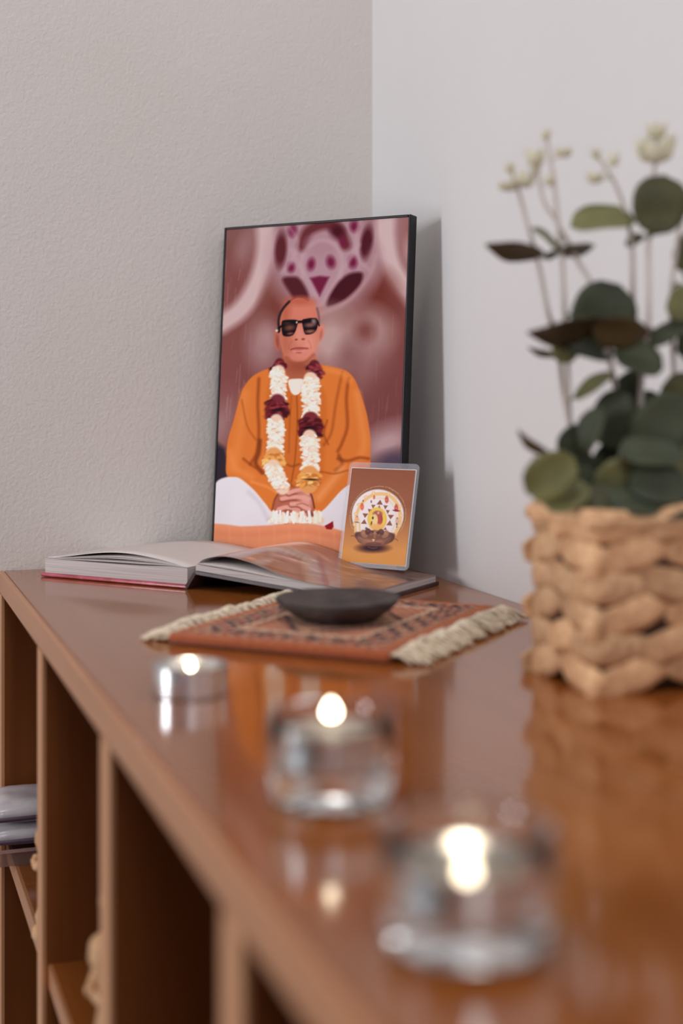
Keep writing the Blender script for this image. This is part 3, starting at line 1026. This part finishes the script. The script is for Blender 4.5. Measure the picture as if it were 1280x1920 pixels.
gx, gy = np.linspace(0.003, RW - 0.003, 74), np.linspace(0.003, RL - 0.003, 94)
verts = [(x, y, 0.0073 + 0.00035 * math.sin(x * 2600) * math.sin(y * 2600)) for y in gy for x in gx]
nx = len(gx)
faces = [(j * nx + i, j * nx + i + 1, (j + 1) * nx + i + 1, (j + 1) * nx + i) for j in range(len(gy) - 1) for i in range(nx - 1)]
o = from_py('woven_field', verts, faces, M_rug, rug)
set_colors(o.data, np.array([lin(rug_col(x, y)) for x, y, z in verts]))
rr = random.Random(11)
for side in (0, 1):
    for k in range(17):
        y = 0.004 + (RL - 0.008) * (k + 0.5) / 17
        bv, bf = [], []
        for q in range(9):
            yy = y + rr.uniform(-0.0045, 0.0045)
            L = rr.uniform(0.014, 0.025)
            dy = rr.uniform(-0.007, 0.007)
            h0, h1 = 0.0040, rr.uniform(0.0022, 0.0095)
            sgn = -1 if side == 0 else 1
            x0 = 0.001 if side == 0 else RW - 0.001
            P = [(x0, yy, h0), (x0 + sgn * L * 0.35, yy + dy * 0.2, h1), (x0 + sgn * L * 0.7, yy + dy * 0.7, h1 * 0.75), (x0 + sgn * L, yy + dy, 0.0015)]
            tv, tf = tube_data(catmull(P, 3), [0.0011] * 9 + [0.0009], 5)
            n0 = len(bv)
            bv += tv
            bf += [tuple(n0 + i for i in ff) for ff in tf]
        from_py('tassel', bv, bf, M_fringe, rug)

# ------------------------------------------------------------------ dark stone dish on the mat
M_stone = mat('dark_stone', rgb(52, 46, 48), 0.7, var=rgb(78, 70, 68), var_scale=(60, 60, 90), bump=0.9, bump_scale=160)
stone_p = [(0.0, 0.0), (0.018, 0.0), (0.026, 0.0018), (0.034, 0.0070), (0.0385, 0.0115), (0.0392, 0.0140), (0.0375, 0.0152), (0.034, 0.0148), (0.028, 0.0132),
           (0.022, 0.0124), (0.017, 0.0130), (0.012, 0.0148), (0.006, 0.0140), (0.0, 0.0132)]
stone = lathe('stone_dish', stone_p, M_stone, None, (0.2915, 0.8535, T + 0.0078), 64,
              wob=lambda a, t: 1 + 0.030 * math.sin(3 * a + 0.5) + 0.022 * math.sin(7 * a + 2) + 0.016 * math.sin(13 * a + 6 * t))
tag(stone, 'rough dark stone dish resting on the fringed mat', 'dish')

# ------------------------------------------------------------------ candles
M_alu = mat('thin_aluminium', (0.82, 0.83, 0.86, 1), 0.22, 1.0)
M_wax = mat('white_wax', rgb(196, 184, 170), 0.35)
M_wick = mat('burnt_wick', rgb(26, 20, 18), 0.9)
M_glass = mat('clear_glass', (0.96, 0.98, 0.98, 1), 0.015, trans=1.0, ior=1.48)
M_flame = bpy.data.materials.new('candle_flame')
M_flame.use_nodes = True
nt = M_flame.node_tree
nt.nodes.remove(nt.nodes['Principled BSDF'])
em = nt.nodes.new('ShaderNodeEmission')
em.inputs['Color'].default_value = (1.0, 0.84, 0.60, 1)
em.inputs['Strength'].default_value = 24.0
nt.links.new(em.outputs['Emission'], nt.nodes['Material Output'].inputs['Surface'])


def tealight(x, y, z, label, wax_z, fh, fr, lean=0.0):
    t = thing('tealight', label, 'candle', (x, y, T + z), (0, 0, 0.3), 'lit tealights along the bookcase top')
    cup = [(0.0, 0.0), (0.0180, 0.0), (0.0187, 0.0006), (0.0187, 0.0012), (0.0187, 0.0050), (0.0187, 0.0132), (0.0187, 0.0138), (0.0192, 0.0142), (0.0192, 0.0147), (0.0184, 0.0146), (0.0180, 0.0010), (0.0, 0.0010)]
    lathe('cup', cup, M_alu, t, None, 56)
    wx = [(0.0, 0.0012), (0.0172, 0.0012), (0.0176, wax_z), (0.0160, wax_z + 0.0004), (0.006, wax_z - 0.0006), (0.0, wax_z - 0.0004)]
    lathe('wax', wx, M_wax, t, None, 40)
    P = [(0, 0, wax_z - 0.001), (0.0002, 0, wax_z + 0.003), (0.0010, 0.0003, wax_z + 0.0055)]
    tv, tf = tube_data(P, [0.0007, 0.0006, 0.0005], 6)
    from_py('wick', tv, tf, M_wick, t)
    prof = [(0.0, 0.0), (0.55 * fr, 0.06 * fh), (0.92 * fr, 0.2 * fh), (fr, 0.34 * fh), (0.82 * fr, 0.54 * fh), (0.5 * fr, 0.75 * fh), (0.2 * fr, 0.92 * fh), (0.0, fh)]
    lathe('flame', prof, M_flame, t, (0.0008, 0.0002, wax_z + 0.0032), 20)
    return t


def votive(x, y, label, b=0.0122):
    ro, ri, h = 0.0240, 0.0210, 0.0330
    prof = [(0.0, 0.0), (0.0195, 0.0), (0.0222, 0.0012), (0.0234, 0.0042), (ro, 0.0110), (ro + 0.0004, 0.022), (ro + 0.0002, h - 0.0012), (ro - 0.0008, h), (ri + 0.0006, h), (ri, h - 0.0012),
            (ri - 0.0002, 0.018), (ri - 0.0006, b + 0.0015), (ri - 0.0026, b), (0.0, b)]
    o = lathe('glass_votive', prof, M_glass, None, (x, y, T + 0.0001), 72)
    return tag(o, label, 'candle holder', 'clear glass candle holders')


tealight(0.1622, 0.7097, 0.0002, 'lit tealight in bare metal cup, no glass around it, nearest the mat', 0.0080, 0.0065, 0.0023)
votive(0.1722, 0.5122, 'clear glass votive holder in the middle of the three candles')
tealight(0.1716, 0.5127, 0.0124, 'lit tealight burning high inside the middle glass holder', 0.0145, 0.0072, 0.0027)
votive(0.1645, 0.3683, 'clear glass votive holder nearest the camera', 0.0086)
tealight(0.1640, 0.3690, 0.0088, 'lit tealight burnt low inside the glass holder nearest the camera', 0.0028, 0.0066, 0.0027)

# ------------------------------------------------------------------ woven basket
M_straw = mat('water_hyacinth', rgb(230, 188, 144), 0.7, var=rgb(184, 136, 98), var_scale=(110, 110, 220), objrand=0.2, bump=0.35, bump_scale=500)
M_liner = mat('basket_core', rgb(60, 32, 18), 0.9)
M_moss = mat('dark_filler', rgb(38, 36, 24), 0.95, var=rgb(60, 54, 34), var_scale=(200, 200, 200), bump=0.8, bump_scale=300)
BX0, BX1, BY0, BY1, BH = 0.3500, 0.4400, 0.6310, 0.7110, 0.0920
bcx, bcy = (BX0 + BX1) / 2, (BY0 + BY1) / 2
basket = thing('woven_basket', 'square basket of braided tan plant fibre holding the leafy stems', 'basket', (bcx, bcy, T))
hx, hy = (BX1 - BX0) / 2, (BY1 - BY0) / 2
bm = bmesh.new()
add_box(bm, -hx + 0.004, hx - 0.004, -hy + 0.004, hy - 0.004, 0.001, BH - 0.010, 0.008, 3)
from_bm('liner', bm, M_liner, basket, smooth=True)
box('filler', -hx + 0.006, hx - 0.006, -hy + 0.006, hy - 0.006, BH - 0.011, BH - 0.006, M_moss, basket, bevel=0.002)


def strip_mesh(L, W, bulge, th, corner=False):
    """A flattened plaited strand: bulging outwards, tucked in at both ends; corner strands bend round a right angle."""
    nu, nv = (13 if corner else 9), 5
    rho = 0.0075
    v, f = [], []
    for s in (0, 1):
        for i in range(nu):
            t = -1 + 2 * i / (nu - 1)
            w = W * (1 - 0.44 * abs(t) ** 2.4)
            for j in range(nv):
                q = -1 + 2 * j / (nv - 1)
                out = bulge * (1 - t * t) - 0.0004 * t * t + th * (1 - 0.8 * q * q) * (1 - 0.45 * t * t)
                if s:
                    out -= 0.0022 + th * 0.6
                zz = q * w / 2 + (0.0018 * t if not corner else 0.0)
                if not corner:
                    v.append((t * L / 2, zz, out))
                else:
                    d = t * L / 2
                    h = rho * math.pi / 4
                    if abs(d) < h:
                        a = d / rho
                        px, pz = (rho + out) * math.sin(a), (rho + out) * math.cos(a) - rho
                    else:
                        a = math.copysign(math.pi / 4, d)
                        e = abs(d) - h
                        px = (rho + out) * math.sin(a) + math.copysign(e * math.cos(a), d)
                        pz = (rho + out) * math.cos(a) - rho - e * abs(math.sin(a))
                    v.append((px, zz, pz))
    N = nu * nv
    for i in range(nu - 1):
        for j in range(nv - 1):
            a = i * nv + j
            f += [(a, a + nv, a + nv + 1, a + 1), (N + a, N + a + 1, N + a + nv + 1, N + a + nv)]
    for i in range(nu - 1):
        a = i * nv
        f += [(a, N + a, N + a + nv, a + nv), (a + nv - 1, a + 2 * nv - 1, N + a + 2 * nv - 1, N + a + nv - 1)]
    for j in range(nv - 1):
        f += [(j, j + 1, N + j + 1, N + j), (N - nv + j, 2 * N - nv + j, 2 * N - nv + j + 1, N - nv + j + 1)]
    me = bpy.data.meshes.new('woven_strip')
    me.from_pydata(v, [], f)
    me.update()
    me.shade_smooth()
    me.materials.append(M_straw)
    return me


strips = [strip_mesh(0.045, 0.0176, 0.0014, 0.0016), strip_mesh(0.043, 0.0182, 0.0011, 0.0017), strip_mesh(0.046, 0.0170, 0.0016, 0.0015)]
corners = [strip_mesh(0.058, 0.0172, 0.0010, 0.0016, True), strip_mesh(0.062, 0.0166, 0.0011, 0.0016, True)]
rb = random.Random(4)
rows = 6
PITCH = (BH - 0.0155) / (rows - 1)
for face in range(4):
    half = hy if face in (0, 2) else hx
    dist = hx if face in (0, 2) else hy
    nrm = ((-1, 0), (0, -1), (1, 0), (0, 1))[face]
    tn = (nrm[1], -nrm[0])
    ox = Vector((tn[0], tn[1], 0))
    oz = Vector((nrm[0], nrm[1], 0))
    oy = oz.cross(ox)
    for r in range(rows):
        z = 0.0085 + r * PITCH
        for c in ((-half * 0.5, half * 0.5) if r % 2 == 0 else (0.0,)):
            tilt = (R_(13) if (r % 2 == 0 and c > 0) or r % 4 == 1 else R_(-13)) + rb.uniform(-0.08, 0.08)
            Mx = Matrix((ox, oy, oz)).transposed().to_4x4() @ Matrix.Rotation(tilt, 4, 'Z') @ Matrix.Diagonal((half / 0.0415, 1, 1, 1))
            Mx.translation = Vector((nrm[0] * (dist - 0.0040) + tn[0] * c, nrm[1] * (dist - 0.0040) + tn[1] * c, z + rb.uniform(-0.0006, 0.0006)))
            o = put('woven_strip', strips[rb.randrange(3)], None, basket)
            o.matrix_local = Mx
for sx, sy in ((-1, -1), (1, -1), (1, 1), (-1, 1)):       # strands turning the corners
    for r in range(1, rows, 2):
        oz = Vector((sx, sy, 0)).normalized()
        ox = Vector((-oz.y, oz.x, 0))
        oy = oz.cross(ox)
        Mx = Matrix((ox, oy, oz)).transposed().to_4x4()
        k = 0.0034 + 0.0075 * (1 - math.sqrt(0.5))
        Mx.translation = Vector((sx * (hx - k), sy * (hy - k), 0.0085 + r * PITCH + rb.uniform(-0.0006, 0.0006)))
        o = put('woven_strip', corners[r // 2 % 2], None, basket)
        o.matrix_local = Mx
rim = [(-hx + 0.004, -hy + 0.004), (hx - 0.004, -hy + 0.004), (hx - 0.004, hy - 0.004), (-hx + 0.004, hy - 0.004)]
for k in range(4):
    a, b = rim[k], rim[(k + 1) % 4]
    P = [(a[0] + (b[0] - a[0]) * t / 8, a[1] + (b[1] - a[1]) * t / 8, BH - 0.0048 + 0.0006 * math.sin(t * 2.2 + k)) for t in range(9)]
    tv, tf = tube_data(P, [0.0046 + 0.0005 * math.sin(t * 1.7) for t in range(9)], 10)
    from_py('rim', tv, tf, M_straw, basket)

# ------------------------------------------------------------------ leafy stems in the basket
STEMS = [  # stems, leaves and buds: positions and sizes from image pixels at chosen depths
    [(-21.0, 7.4, 74.6), (-18.7, 23.5, 104.9), (-23.4, 25.1, 134.1), (-24.7, 25.6, 169.1), (-33.7, 11.8, 194.6), (-35.0, 12.2, 223.1), (-36.9, 12.9, 243.1), (-39.6, 13.8, 268.9), (-42.9, 14.9, 289.4)],
    [(-12.0, 14.9, 73.5), (-18.5, 39.3, 145.5), (-24.1, 38.1, 181.1), (-37.2, 23.5, 195.1), (-42.1, 25.2, 221.1), (-48.1, 27.3, 244.3), (-50.8, 30.3, 259.0), (-55.7, 32.0, 274.1)],
    [(-16.6, -4.7, 75.7), (-0.7, 8.9, 128.6), (-16.2, 1.5, 185.9), (-20.2, 7.1, 210.3), (-26.2, 11.3, 223.9), (-36.7, 17.0, 246.5), (-42.2, 20.0, 256.6), (-46.3, 21.4, 278.2)],
    [(-0.7, 0.4, 74.6), (11.0, 17.5, 134.0), (11.8, 17.3, 180.9), (2.4, 2.5, 207.6), (1.1, 1.9, 234.8), (-3.0, 3.3, 253.4), (-8.4, 5.2, 267.7), (-16.0, 8.9, 280.8)],
    [(1.0, -12.9, 75.9), (6.8, 2.1, 134.5), (9.2, 3.4, 168.9), (4.5, -9.8, 191.4), (5.5, -8.1, 234.0), (7.4, -8.7, 259.5), (9.0, -9.3, 276.5), (9.8, -9.6, 290.7)],
    [(18.2, -6.1, 74.6), (30.2, 6.7, 128.3), (31.8, 9.3, 169.1), (22.5, -3.3, 203.4), (26.9, -2.7, 235.2), (32.3, -4.6, 261.1)],
    [(-28.2, -2.8, 75.9), (-29.7, 6.2, 97.7), (-44.6, 4.9, 109.5), (-53.9, 8.1, 119.4)],
    [(21.9, 5.3, 73.3), (39.1, 24.8, 118.5), (51.2, 24.9, 163.4), (50.1, 12.5, 204.8)],
]
LEAVES = [   # centre (mm), half length, half width as seen, turn, tint, stem
    ((8.0, -15.2, 251.9), 16.3, 14.6, 80, 2, 4),
    ((-16.2, 1.5, 244.7), 17.6, 7.7, 5, 1, 3),
    ((-59.1, 20.5, 228.9), 16.0, 4.0, -8, 3, 1),
    ((-43.5, 13.0, 234.9), 10.3, 2.8, -42, 1, 0),
    ((-27.8, 9.7, 229.4), 10.3, 2.9, 8, 3, 0),
    ((-38.9, 17.8, 226.9), 5.7, 1.7, 15, 3, 0),
    ((3.5, 2.1, 234.9), 5.7, 2.6, 30, 2, 3),
    ((-17.2, -0.2, 194.3), 18.7, 17.0, 60, 0, 2),
    ((-40.2, -2.9, 186.0), 20.7, 6.4, 10, 3, 0),
    ((-14.0, -14.0, 184.8), 15.3, 8.4, -6, 3, 2),
    ((-22.3, 7.9, 177.4), 15.4, 7.4, -15, 0, 2),
    ((-32.2, 13.4, 176.1), 8.0, 6.9, 60, 1, 0),
    ((-38.4, 26.1, 174.3), 9.3, 1.5, -14, 3, 1),
    ((-2.1, -11.8, 170.9), 14.1, 9.0, -20, 4, 4),
    ((20.2, -17.4, 200.3), 10.2, 6.8, 75, 1, 5),
    ((16.5, -11.9, 185.2), 12.5, 4.3, 32, 0, 5),
    ((8.5, 7.8, 180.6), 12.2, 8.1, 20, 0, 3),
    ((-20.1, 5.0, 156.9), 12.5, 2.8, 36, 1, 0),
    ((-10.9, -0.3, 139.0), 16.5, 10.2, 78, 0, 2),
    ((-27.1, -5.3, 133.3), 12.9, 4.8, 72, 4, 0),
    ((-29.9, 10.5, 126.6), 9.1, 7.4, 60, 0, 0),
    ((9.0, -15.6, 134.9), 20.2, 15.2, 55, 4, 5),
    ((-2.1, -24.5, 122.6), 17.2, 7.7, -4, 4, 4),
    ((-56.5, -16.3, 110.5), 15.3, 12.0, 35, 1, 6),
    ((-46.9, -15.4, 99.8), 12.6, 7.1, 20, 1, 6),
    ((-56.5, 0.6, 125.3), 12.3, 2.0, -35, 3, 6),
    ((-13.7, -16.3, 107.4), 16.1, 12.2, 20, 1, 4),
    ((-0.6, -29.2, 105.7), 16.0, 10.5, -12, 4, 5),
    ((-4.8, 10.3, 114.7), 15.0, 11.5, 60, 0, 2),
    ((-28.2, -2.8, 103.4), 12.4, 9.6, -40, 0, 6),
    ((-29.2, -21.5, 98.4), 13.7, 7.1, 10, 2, 4),
    ((12.6, 8.5, 142.3), 13.3, 9.9, 40, 0, 3),
    ((28.0, -4.1, 151.1), 13.2, 11.5, 50, 2, 5),
    ((4.5, -33.1, 94.3), 13.7, 6.6, 5, 0, 5),
    ((-15.7, -30.4, 97.4), 14.2, 6.6, -8, 4, 4),
    ((6.5, 12.7, 157.4), 8.7, 6.4, 40, 0, 3),
    ((43.9, -2.2, 180.6), 15.7, 12.8, 20, 0, 7),
    ((45.5, -4.9, 140.1), 17.4, 12.7, 60, 4, 7),
    ((31.7, -10.7, 111.7), 17.1, 12.6, -30, 1, 7),
    ((39.8, -0.8, 230.0), 14.5, 9.9, 40, 2, 7),
    ((-27.0, 5.2, 114.8), 10.2, 6.8, -60, 0, 0),
]
BUDS = [   # centre (mm), half width, half height, stem
    ((-43.2, 15.0, 291.1), 2.6, 2.9, 0),
    ((-46.3, 21.4, 279.4), 4.9, 4.9, 2),
    ((-34.0, 11.9, 281.4), 4.3, 2.6, 0),
    ((-56.3, 32.2, 275.3), 2.9, 2.9, 1),
    ((-49.2, 27.7, 268.6), 5.1, 4.6, 1),
    ((-56.8, 32.4, 265.1), 5.7, 2.6, 1),
    ((-41.3, 14.4, 266.6), 3.4, 2.9, 0),
    ((-16.3, 8.9, 281.6), 2.6, 2.9, 3),
    ((-7.8, 5.0, 278.3), 2.9, 4.0, 3),
    ((-16.8, 9.1, 268.4), 4.3, 3.1, 3),
    ((9.0, -9.3, 279.9), 9.1, 4.9, 4),
    ((9.6, -9.5, 291.8), 5.1, 4.3, 4),
    ((15.5, -11.5, 285.0), 4.0, 5.1, 4),
    ((3.1, -7.2, 284.4), 3.4, 4.0, 4),
    ((-45.8, 22.3, 273.2), 2.9, 2.3, 2),
]

M_leaf = [mat('leaf_dark_green', rgb(44, 50, 26), 0.62, var=rgb(54, 60, 38), var_scale=(60, 60, 60), objrand=0.12),
          mat('leaf_olive', rgb(112, 110, 62), 0.6, var=rgb(92, 92, 54), var_scale=(60, 60, 60), objrand=0.12),
          mat('leaf_deep_olive', rgb(76, 74, 36), 0.62, var=rgb(56, 56, 30), var_scale=(60, 60, 60), objrand=0.12),
          mat('leaf_bronze', rgb(80, 66, 36), 0.5, var=rgb(60, 50, 28), var_scale=(60, 60, 60), objrand=0.12),
          mat('leaf_grey_green', rgb(62, 68, 42), 0.62, var=rgb(50, 58, 42), var_scale=(60, 60, 60), objrand=0.12)]
M_stem = mat('stem_brown_grey', rgb(208, 198, 192), 0.6, var=rgb(184, 170, 160), var_scale=(80, 80, 20))
M_bud = mat('pale_bud', rgb(232, 228, 206), 0.6, var=rgb(216, 208, 176), var_scale=(120, 120, 120))
plant = thing('leafy_stems', 'artificial round-leaved eucalyptus stems with pale buds standing in the woven basket', 'plant', (0.3944, 0.67, T))
camF = Vector((math.sin(R_(18.9746)), math.cos(R_(18.9746)), 0))
camR = Vector((camF.y, -camF.x, 0))
WLIM = WALLX - 0.3944 - 0.004
stem_obj, stem_pts = [], []
for S in STEMS:
    P = catmull([Vector(p) / 1000 for p in S], 5)
    P = [Vector((min(q.x, WLIM - 0.002), q.y, q.z)) for q in P]
    P[0].z = BH - 0.012
    tv, tf = tube_data(P, [0.0018 - 0.0008 * i / len(P) for i in range(len(P))], 7)
    stem_obj.append(from_py('stem', tv, tf, M_stem, plant))
    stem_pts.append(P)
rl = random.Random(8)
for c, rx, ry, ph, ci, si in LEAVES:
    c = Vector(c) / 1000
    a, wapp = rx / 1000, ry / 1000
    wt = max(wapp, 0.74 * a)
    tilt = math.acos(max(0.12, min(1.0, wapp / wt)))
    ex = camR * math.cos(R_(ph)) + Vector((0, 0, 1)) * math.sin(R_(ph))
    nz = -camF
    ey = nz.cross(ex)
    sg = 1 if (ey.z > 0) else -1
    ey2 = ey * math.cos(tilt) + nz * math.sin(tilt) * (-sg if ci != 3 else sg)
    nz2 = ex.cross(ey2)
    # base end of the leaf: the end nearer its stem
    P = stem_pts[si]
    e0, e1 = c - ex * a, c + ex * a
    d0, d1 = min((q - e0).length for q in P), min((q - e1).length for q in P)
    if d1 < d0:
        ex = -ex
        ey2 = -ey2
        e0 = e1
    near = min(P, key=lambda q: (q - e0).length)
    nu, nv = 13, 7
    vs, fs = [], []
    curl = rl.uniform(0.06, 0.16) * a
    for s in (0, 1):
        for i in range(nu):
            t = -1 + 2 * i / (nu - 1)
            hw_ = wt * math.sqrt(max(0.0, 1 - abs(t) ** 2.3)) * (1 + 0.10 * t) * (1 - (0.75 if ci == 3 else 0.12) * max(0.0, t) ** 2) + 0.0002
            for j in range(nv):
                q = -1 + 2 * j / (nv - 1)
                h = curl * (q * q * (hw_ / wt) - 0.7 * t * t) + 0.02 * a * math.sin(5 * t + q)
                p = c + ex * (t * a) + ey2 * (q * hw_) + nz2 * (h - s * 0.0005)
                p.x = min(p.x, WLIM)
                vs.append(p)
    N = nu * nv
    for i in range(nu - 1):
        for j in range(nv - 1):
            k = i * nv + j
            fs += [(k, k + nv, k + nv + 1, k + 1), (N + k, N + k + 1, N + k + nv + 1, N + k + nv)]
        k = i * nv
        fs += [(k, N + k, N + k + nv, k + nv), (k + nv - 1, k + 2 * nv - 1, N + k + 2 * nv - 1, N + k + nv - 1)]
    for j in range(nv - 1):
        fs += [(j, j + 1, N + j + 1, N + j), (N - nv + j, 2 * N - nv + j, 2 * N - nv + j + 1, N - nv + j + 1)]
    tv, tf = tube_data([near, near.lerp(e0, 0.5) + Vector((0, 0, 0.001)), e0 + ex * 0.002], [0.0009, 0.0008, 0.0006], 5)
    n0 = len(vs)
    vs += tv
    fs += [tuple(n0 + q for q in g) for g in tf]
    from_py('leaf', vs, fs, M_leaf[ci], stem_obj[si])
for c, rx, rz, si in BUDS:
    c = Vector(c) / 1000
    rx, rz = rx / 850, rz / 850
    P = stem_pts[si]
    near = min(P, key=lambda q: (q - c).length + (0.02 if q.z > c.z else 0))
    vs, fs = [], []
    for k in range(5):                                    # five cupped petals round the heart
        a = 2 * math.pi * k / 5 + c.x * 300
        dirv = Vector((math.cos(a), math.sin(a), 0))
        tan = Vector((-dirv.y, dirv.x, 0))
        n0 = len(vs)
        for i in range(5):
            t = i / 4
            for j in range(3):
                q = j - 1
                w = 0.55 * rx * math.sin(math.pi * (0.15 + 0.8 * t))
                vs.append(c + dirv * (rx * (0.15 + 0.85 * math.sin(t * 1.5))) * (1 - 0.12 * abs(q)) + tan * (q * w) + Vector((0, 0, rz * (-0.9 + 1.7 * t * t + 0.15 * abs(q)))))
        for i in range(4):
            for j in range(2):
                k2 = n0 + i * 3 + j
                fs.append((k2, k2 + 3, k2 + 4, k2 + 1))
    tv, tf = tube_data([near, near.lerp(c, 0.6), c - Vector((0, 0, rz * 0.3))], [0.0007, 0.0007, rx * 0.4], 6)
    n0 = len(vs)
    vs += tv
    fs += [tuple(n0 + q for q in g) for g in tf]
    from_py('bud', vs, fs, M_bud, stem_obj[si])

# ------------------------------------------------------------------ things on the shelves
M_pack = mat('white_wrapper', rgb(214, 208, 212), 0.35, var=rgb(186, 178, 188), var_scale=(60, 60, 60), coat=0.5)
M_band = mat('purple_band', rgb(92, 72, 90), 0.4)
M_tray = clear_mat('smoky_plastic', rgb(196, 160, 150), 0.55, 0.2)
SZ = T - 0.2222
tray = thing('plastic_tray', 'shallow smoky plastic tray under the wrapped packets on the shelf', 'tray', (0.178, 1.173, SZ))
bm = bmesh.new()
vs = []
for z, g in ((0.0, 0.0), (0.0135, 0.003)):
    for x, y in ((-0.080, -0.030), (0.080, -0.030), (0.080, 0.030), (-0.080, 0.030)):
        vs.append(bm.verts.new((x + math.copysign(g, x), y + math.copysign(g, y), z)))
for f in ((3, 2, 1, 0), (0, 1, 5, 4), (1, 2, 6, 5), (2, 3, 7, 6), (3, 0, 4, 7)):
    bm.faces.new([vs[i] for i in f])
bmesh.ops.solidify(bm, geom=bm.faces[:], thickness=0.0012)
from_bm('tray_body', bm, M_tray, tray)
bm = bmesh.new()
for a in ((-0.086, 0.086, -0.036, -0.032), (-0.086, 0.086, 0.032, 0.036), (-0.086, -0.082, -0.032, 0.032), (0.082, 0.086, -0.032, 0.032)):
    add_box(bm, *a, 0.0122, 0.0138)
from_bm('tray_lip', bm, M_tray, tray)


def packet(z, label, dx, rot):
    t = thing('wrapped_packet', label, 'packet', (0.178 + dx, 1.173, SZ + z), (0, 0, rot), 'wrapped packets on the shelf')
    nx_, ny_ = 15, 15
    vs, fs = [], []
    L, W, Hh = 0.080, 0.031, 0.0175
    for s in (0, 1):
        for j in range(ny_):
            for i in range(nx_):
                u, w = -1 + 2 * i / (nx_ - 1), -1 + 2 * j / (ny_ - 1)
                e = (1 - abs(u) ** 6) * (1 - abs(w) ** 6)
                b = Hh / 2 * (0.30 + 0.70 * e ** 0.5) + 0.0006 * math.sin(9 * u + 5 * w + z * 900)
                vs.append((u * L, w * W, Hh / 2 + (b if s else -Hh / 2 * (0.3 + 0.7 * e ** 0.5))))
    N = nx_ * ny_
    for j in range(ny_ - 1):
        for i in range(nx_ - 1):
            k = j * nx_ + i
            fs += [(k, k + nx_, k + nx_ + 1, k + 1), (N + k, N + k + 1, N + k + nx_ + 1, N + k + nx_)]
    for i in range(nx_ - 1):
        k = (ny_ - 1) * nx_ + i
        fs += [(i, i + 1, N + i + 1, N + i), (k, N + k, N + k + 1, k + 1)]
    for j in range(ny_ - 1):
        k = j * nx_
        fs += [(k, N + k, N + k + nx_, k + nx_), (k + nx_ - 1, k + 2 * nx_ - 1, N + k + 2 * nx_ - 1, N + k + nx_ - 1)]
    from_py('wrapper', vs, fs, M_pack, t)
    box('band', -L - 0.0006, L + 0.0006, -W - 0.0006, W + 0.0006, 0.0030, 0.0078, M_band, t, bevel=0.002)
    return t


packet(0.0140, 'lower of two white wrapped packets stacked on the shelf', 0.0, 0.0)
packet(0.0320, 'upper of two white wrapped packets stacked on the shelf', 0.002, 0.02)

M_carve = mat('pale_carved_wood', rgb(214, 172, 130), 0.55, var=rgb(190, 142, 100), var_scale=(60, 60, 25), bump=0.3, bump_scale=90)


def figurine(x, y, h, label, seed, rz):
    """Small carved standing figure: base, draped body, shoulders, arms and head as one carving with a separate plinth."""
    t = thing('carved_figurine', label, 'figurine', (x, y, SZ), (0, 0, rz), 'carved figurines on the shelves')
    s = h / 0.127
    lathe('plinth', [(0, 0), (0.017 * s, 0), (0.018 * s, 0.002 * s), (0.017 * s, 0.008 * s), (0.014 * s, 0.010 * s), (0, 0.010 * s)], M_carve, t, None, 24)
    pr = [(0, 0.010), (0.0135, 0.010), (0.0150, 0.018), (0.0120, 0.030), (0.0128, 0.045), (0.0105, 0.060), (0.0120, 0.072), (0.0158, 0.084), (0.0150, 0.091),
          (0.0075, 0.096), (0.0066, 0.099), (0.0092, 0.104), (0.0108, 0.112), (0.0098, 0.120), (0.0060, 0.126), (0, 0.127)]
    lathe('body', [(r * s, z * s) for r, z in pr], M_carve, t, None, 28,
          wob=lambda a, u: 1 + 0.10 * math.sin(2 * a + seed + 4 * u) * math.sin(math.pi * u) + 0.06 * math.sin(5 * a + 9 * u) * math.sin(math.pi * u))
    for sg in (-1, 1):
        P = [(0, sg * 0.0145 * s, 0.088 * s), (-0.004 * s, sg * 0.0175 * s, 0.074 * s), (-0.011 * s, sg * 0.0120 * s, 0.064 * s), (-0.0155 * s, sg * 0.003 * s, 0.068 * s)]
        tv, tf = tube_data(catmull(P, 4), [0.0046 * s - 0.00014 * i * s for i in range(13)], 8)
        from_py('arm', tv, tf, M_carve, t)
    return t


figurine(0.1315, 0.7345, 0.127, 'pale carved wooden figurine beside the second divider of the bookcase', 1.0, 0.2)
figurine(0.1300, 0.9895, 0.100, 'small pale carved wooden figurine next to the wrapped packets', 2.3, -0.3)
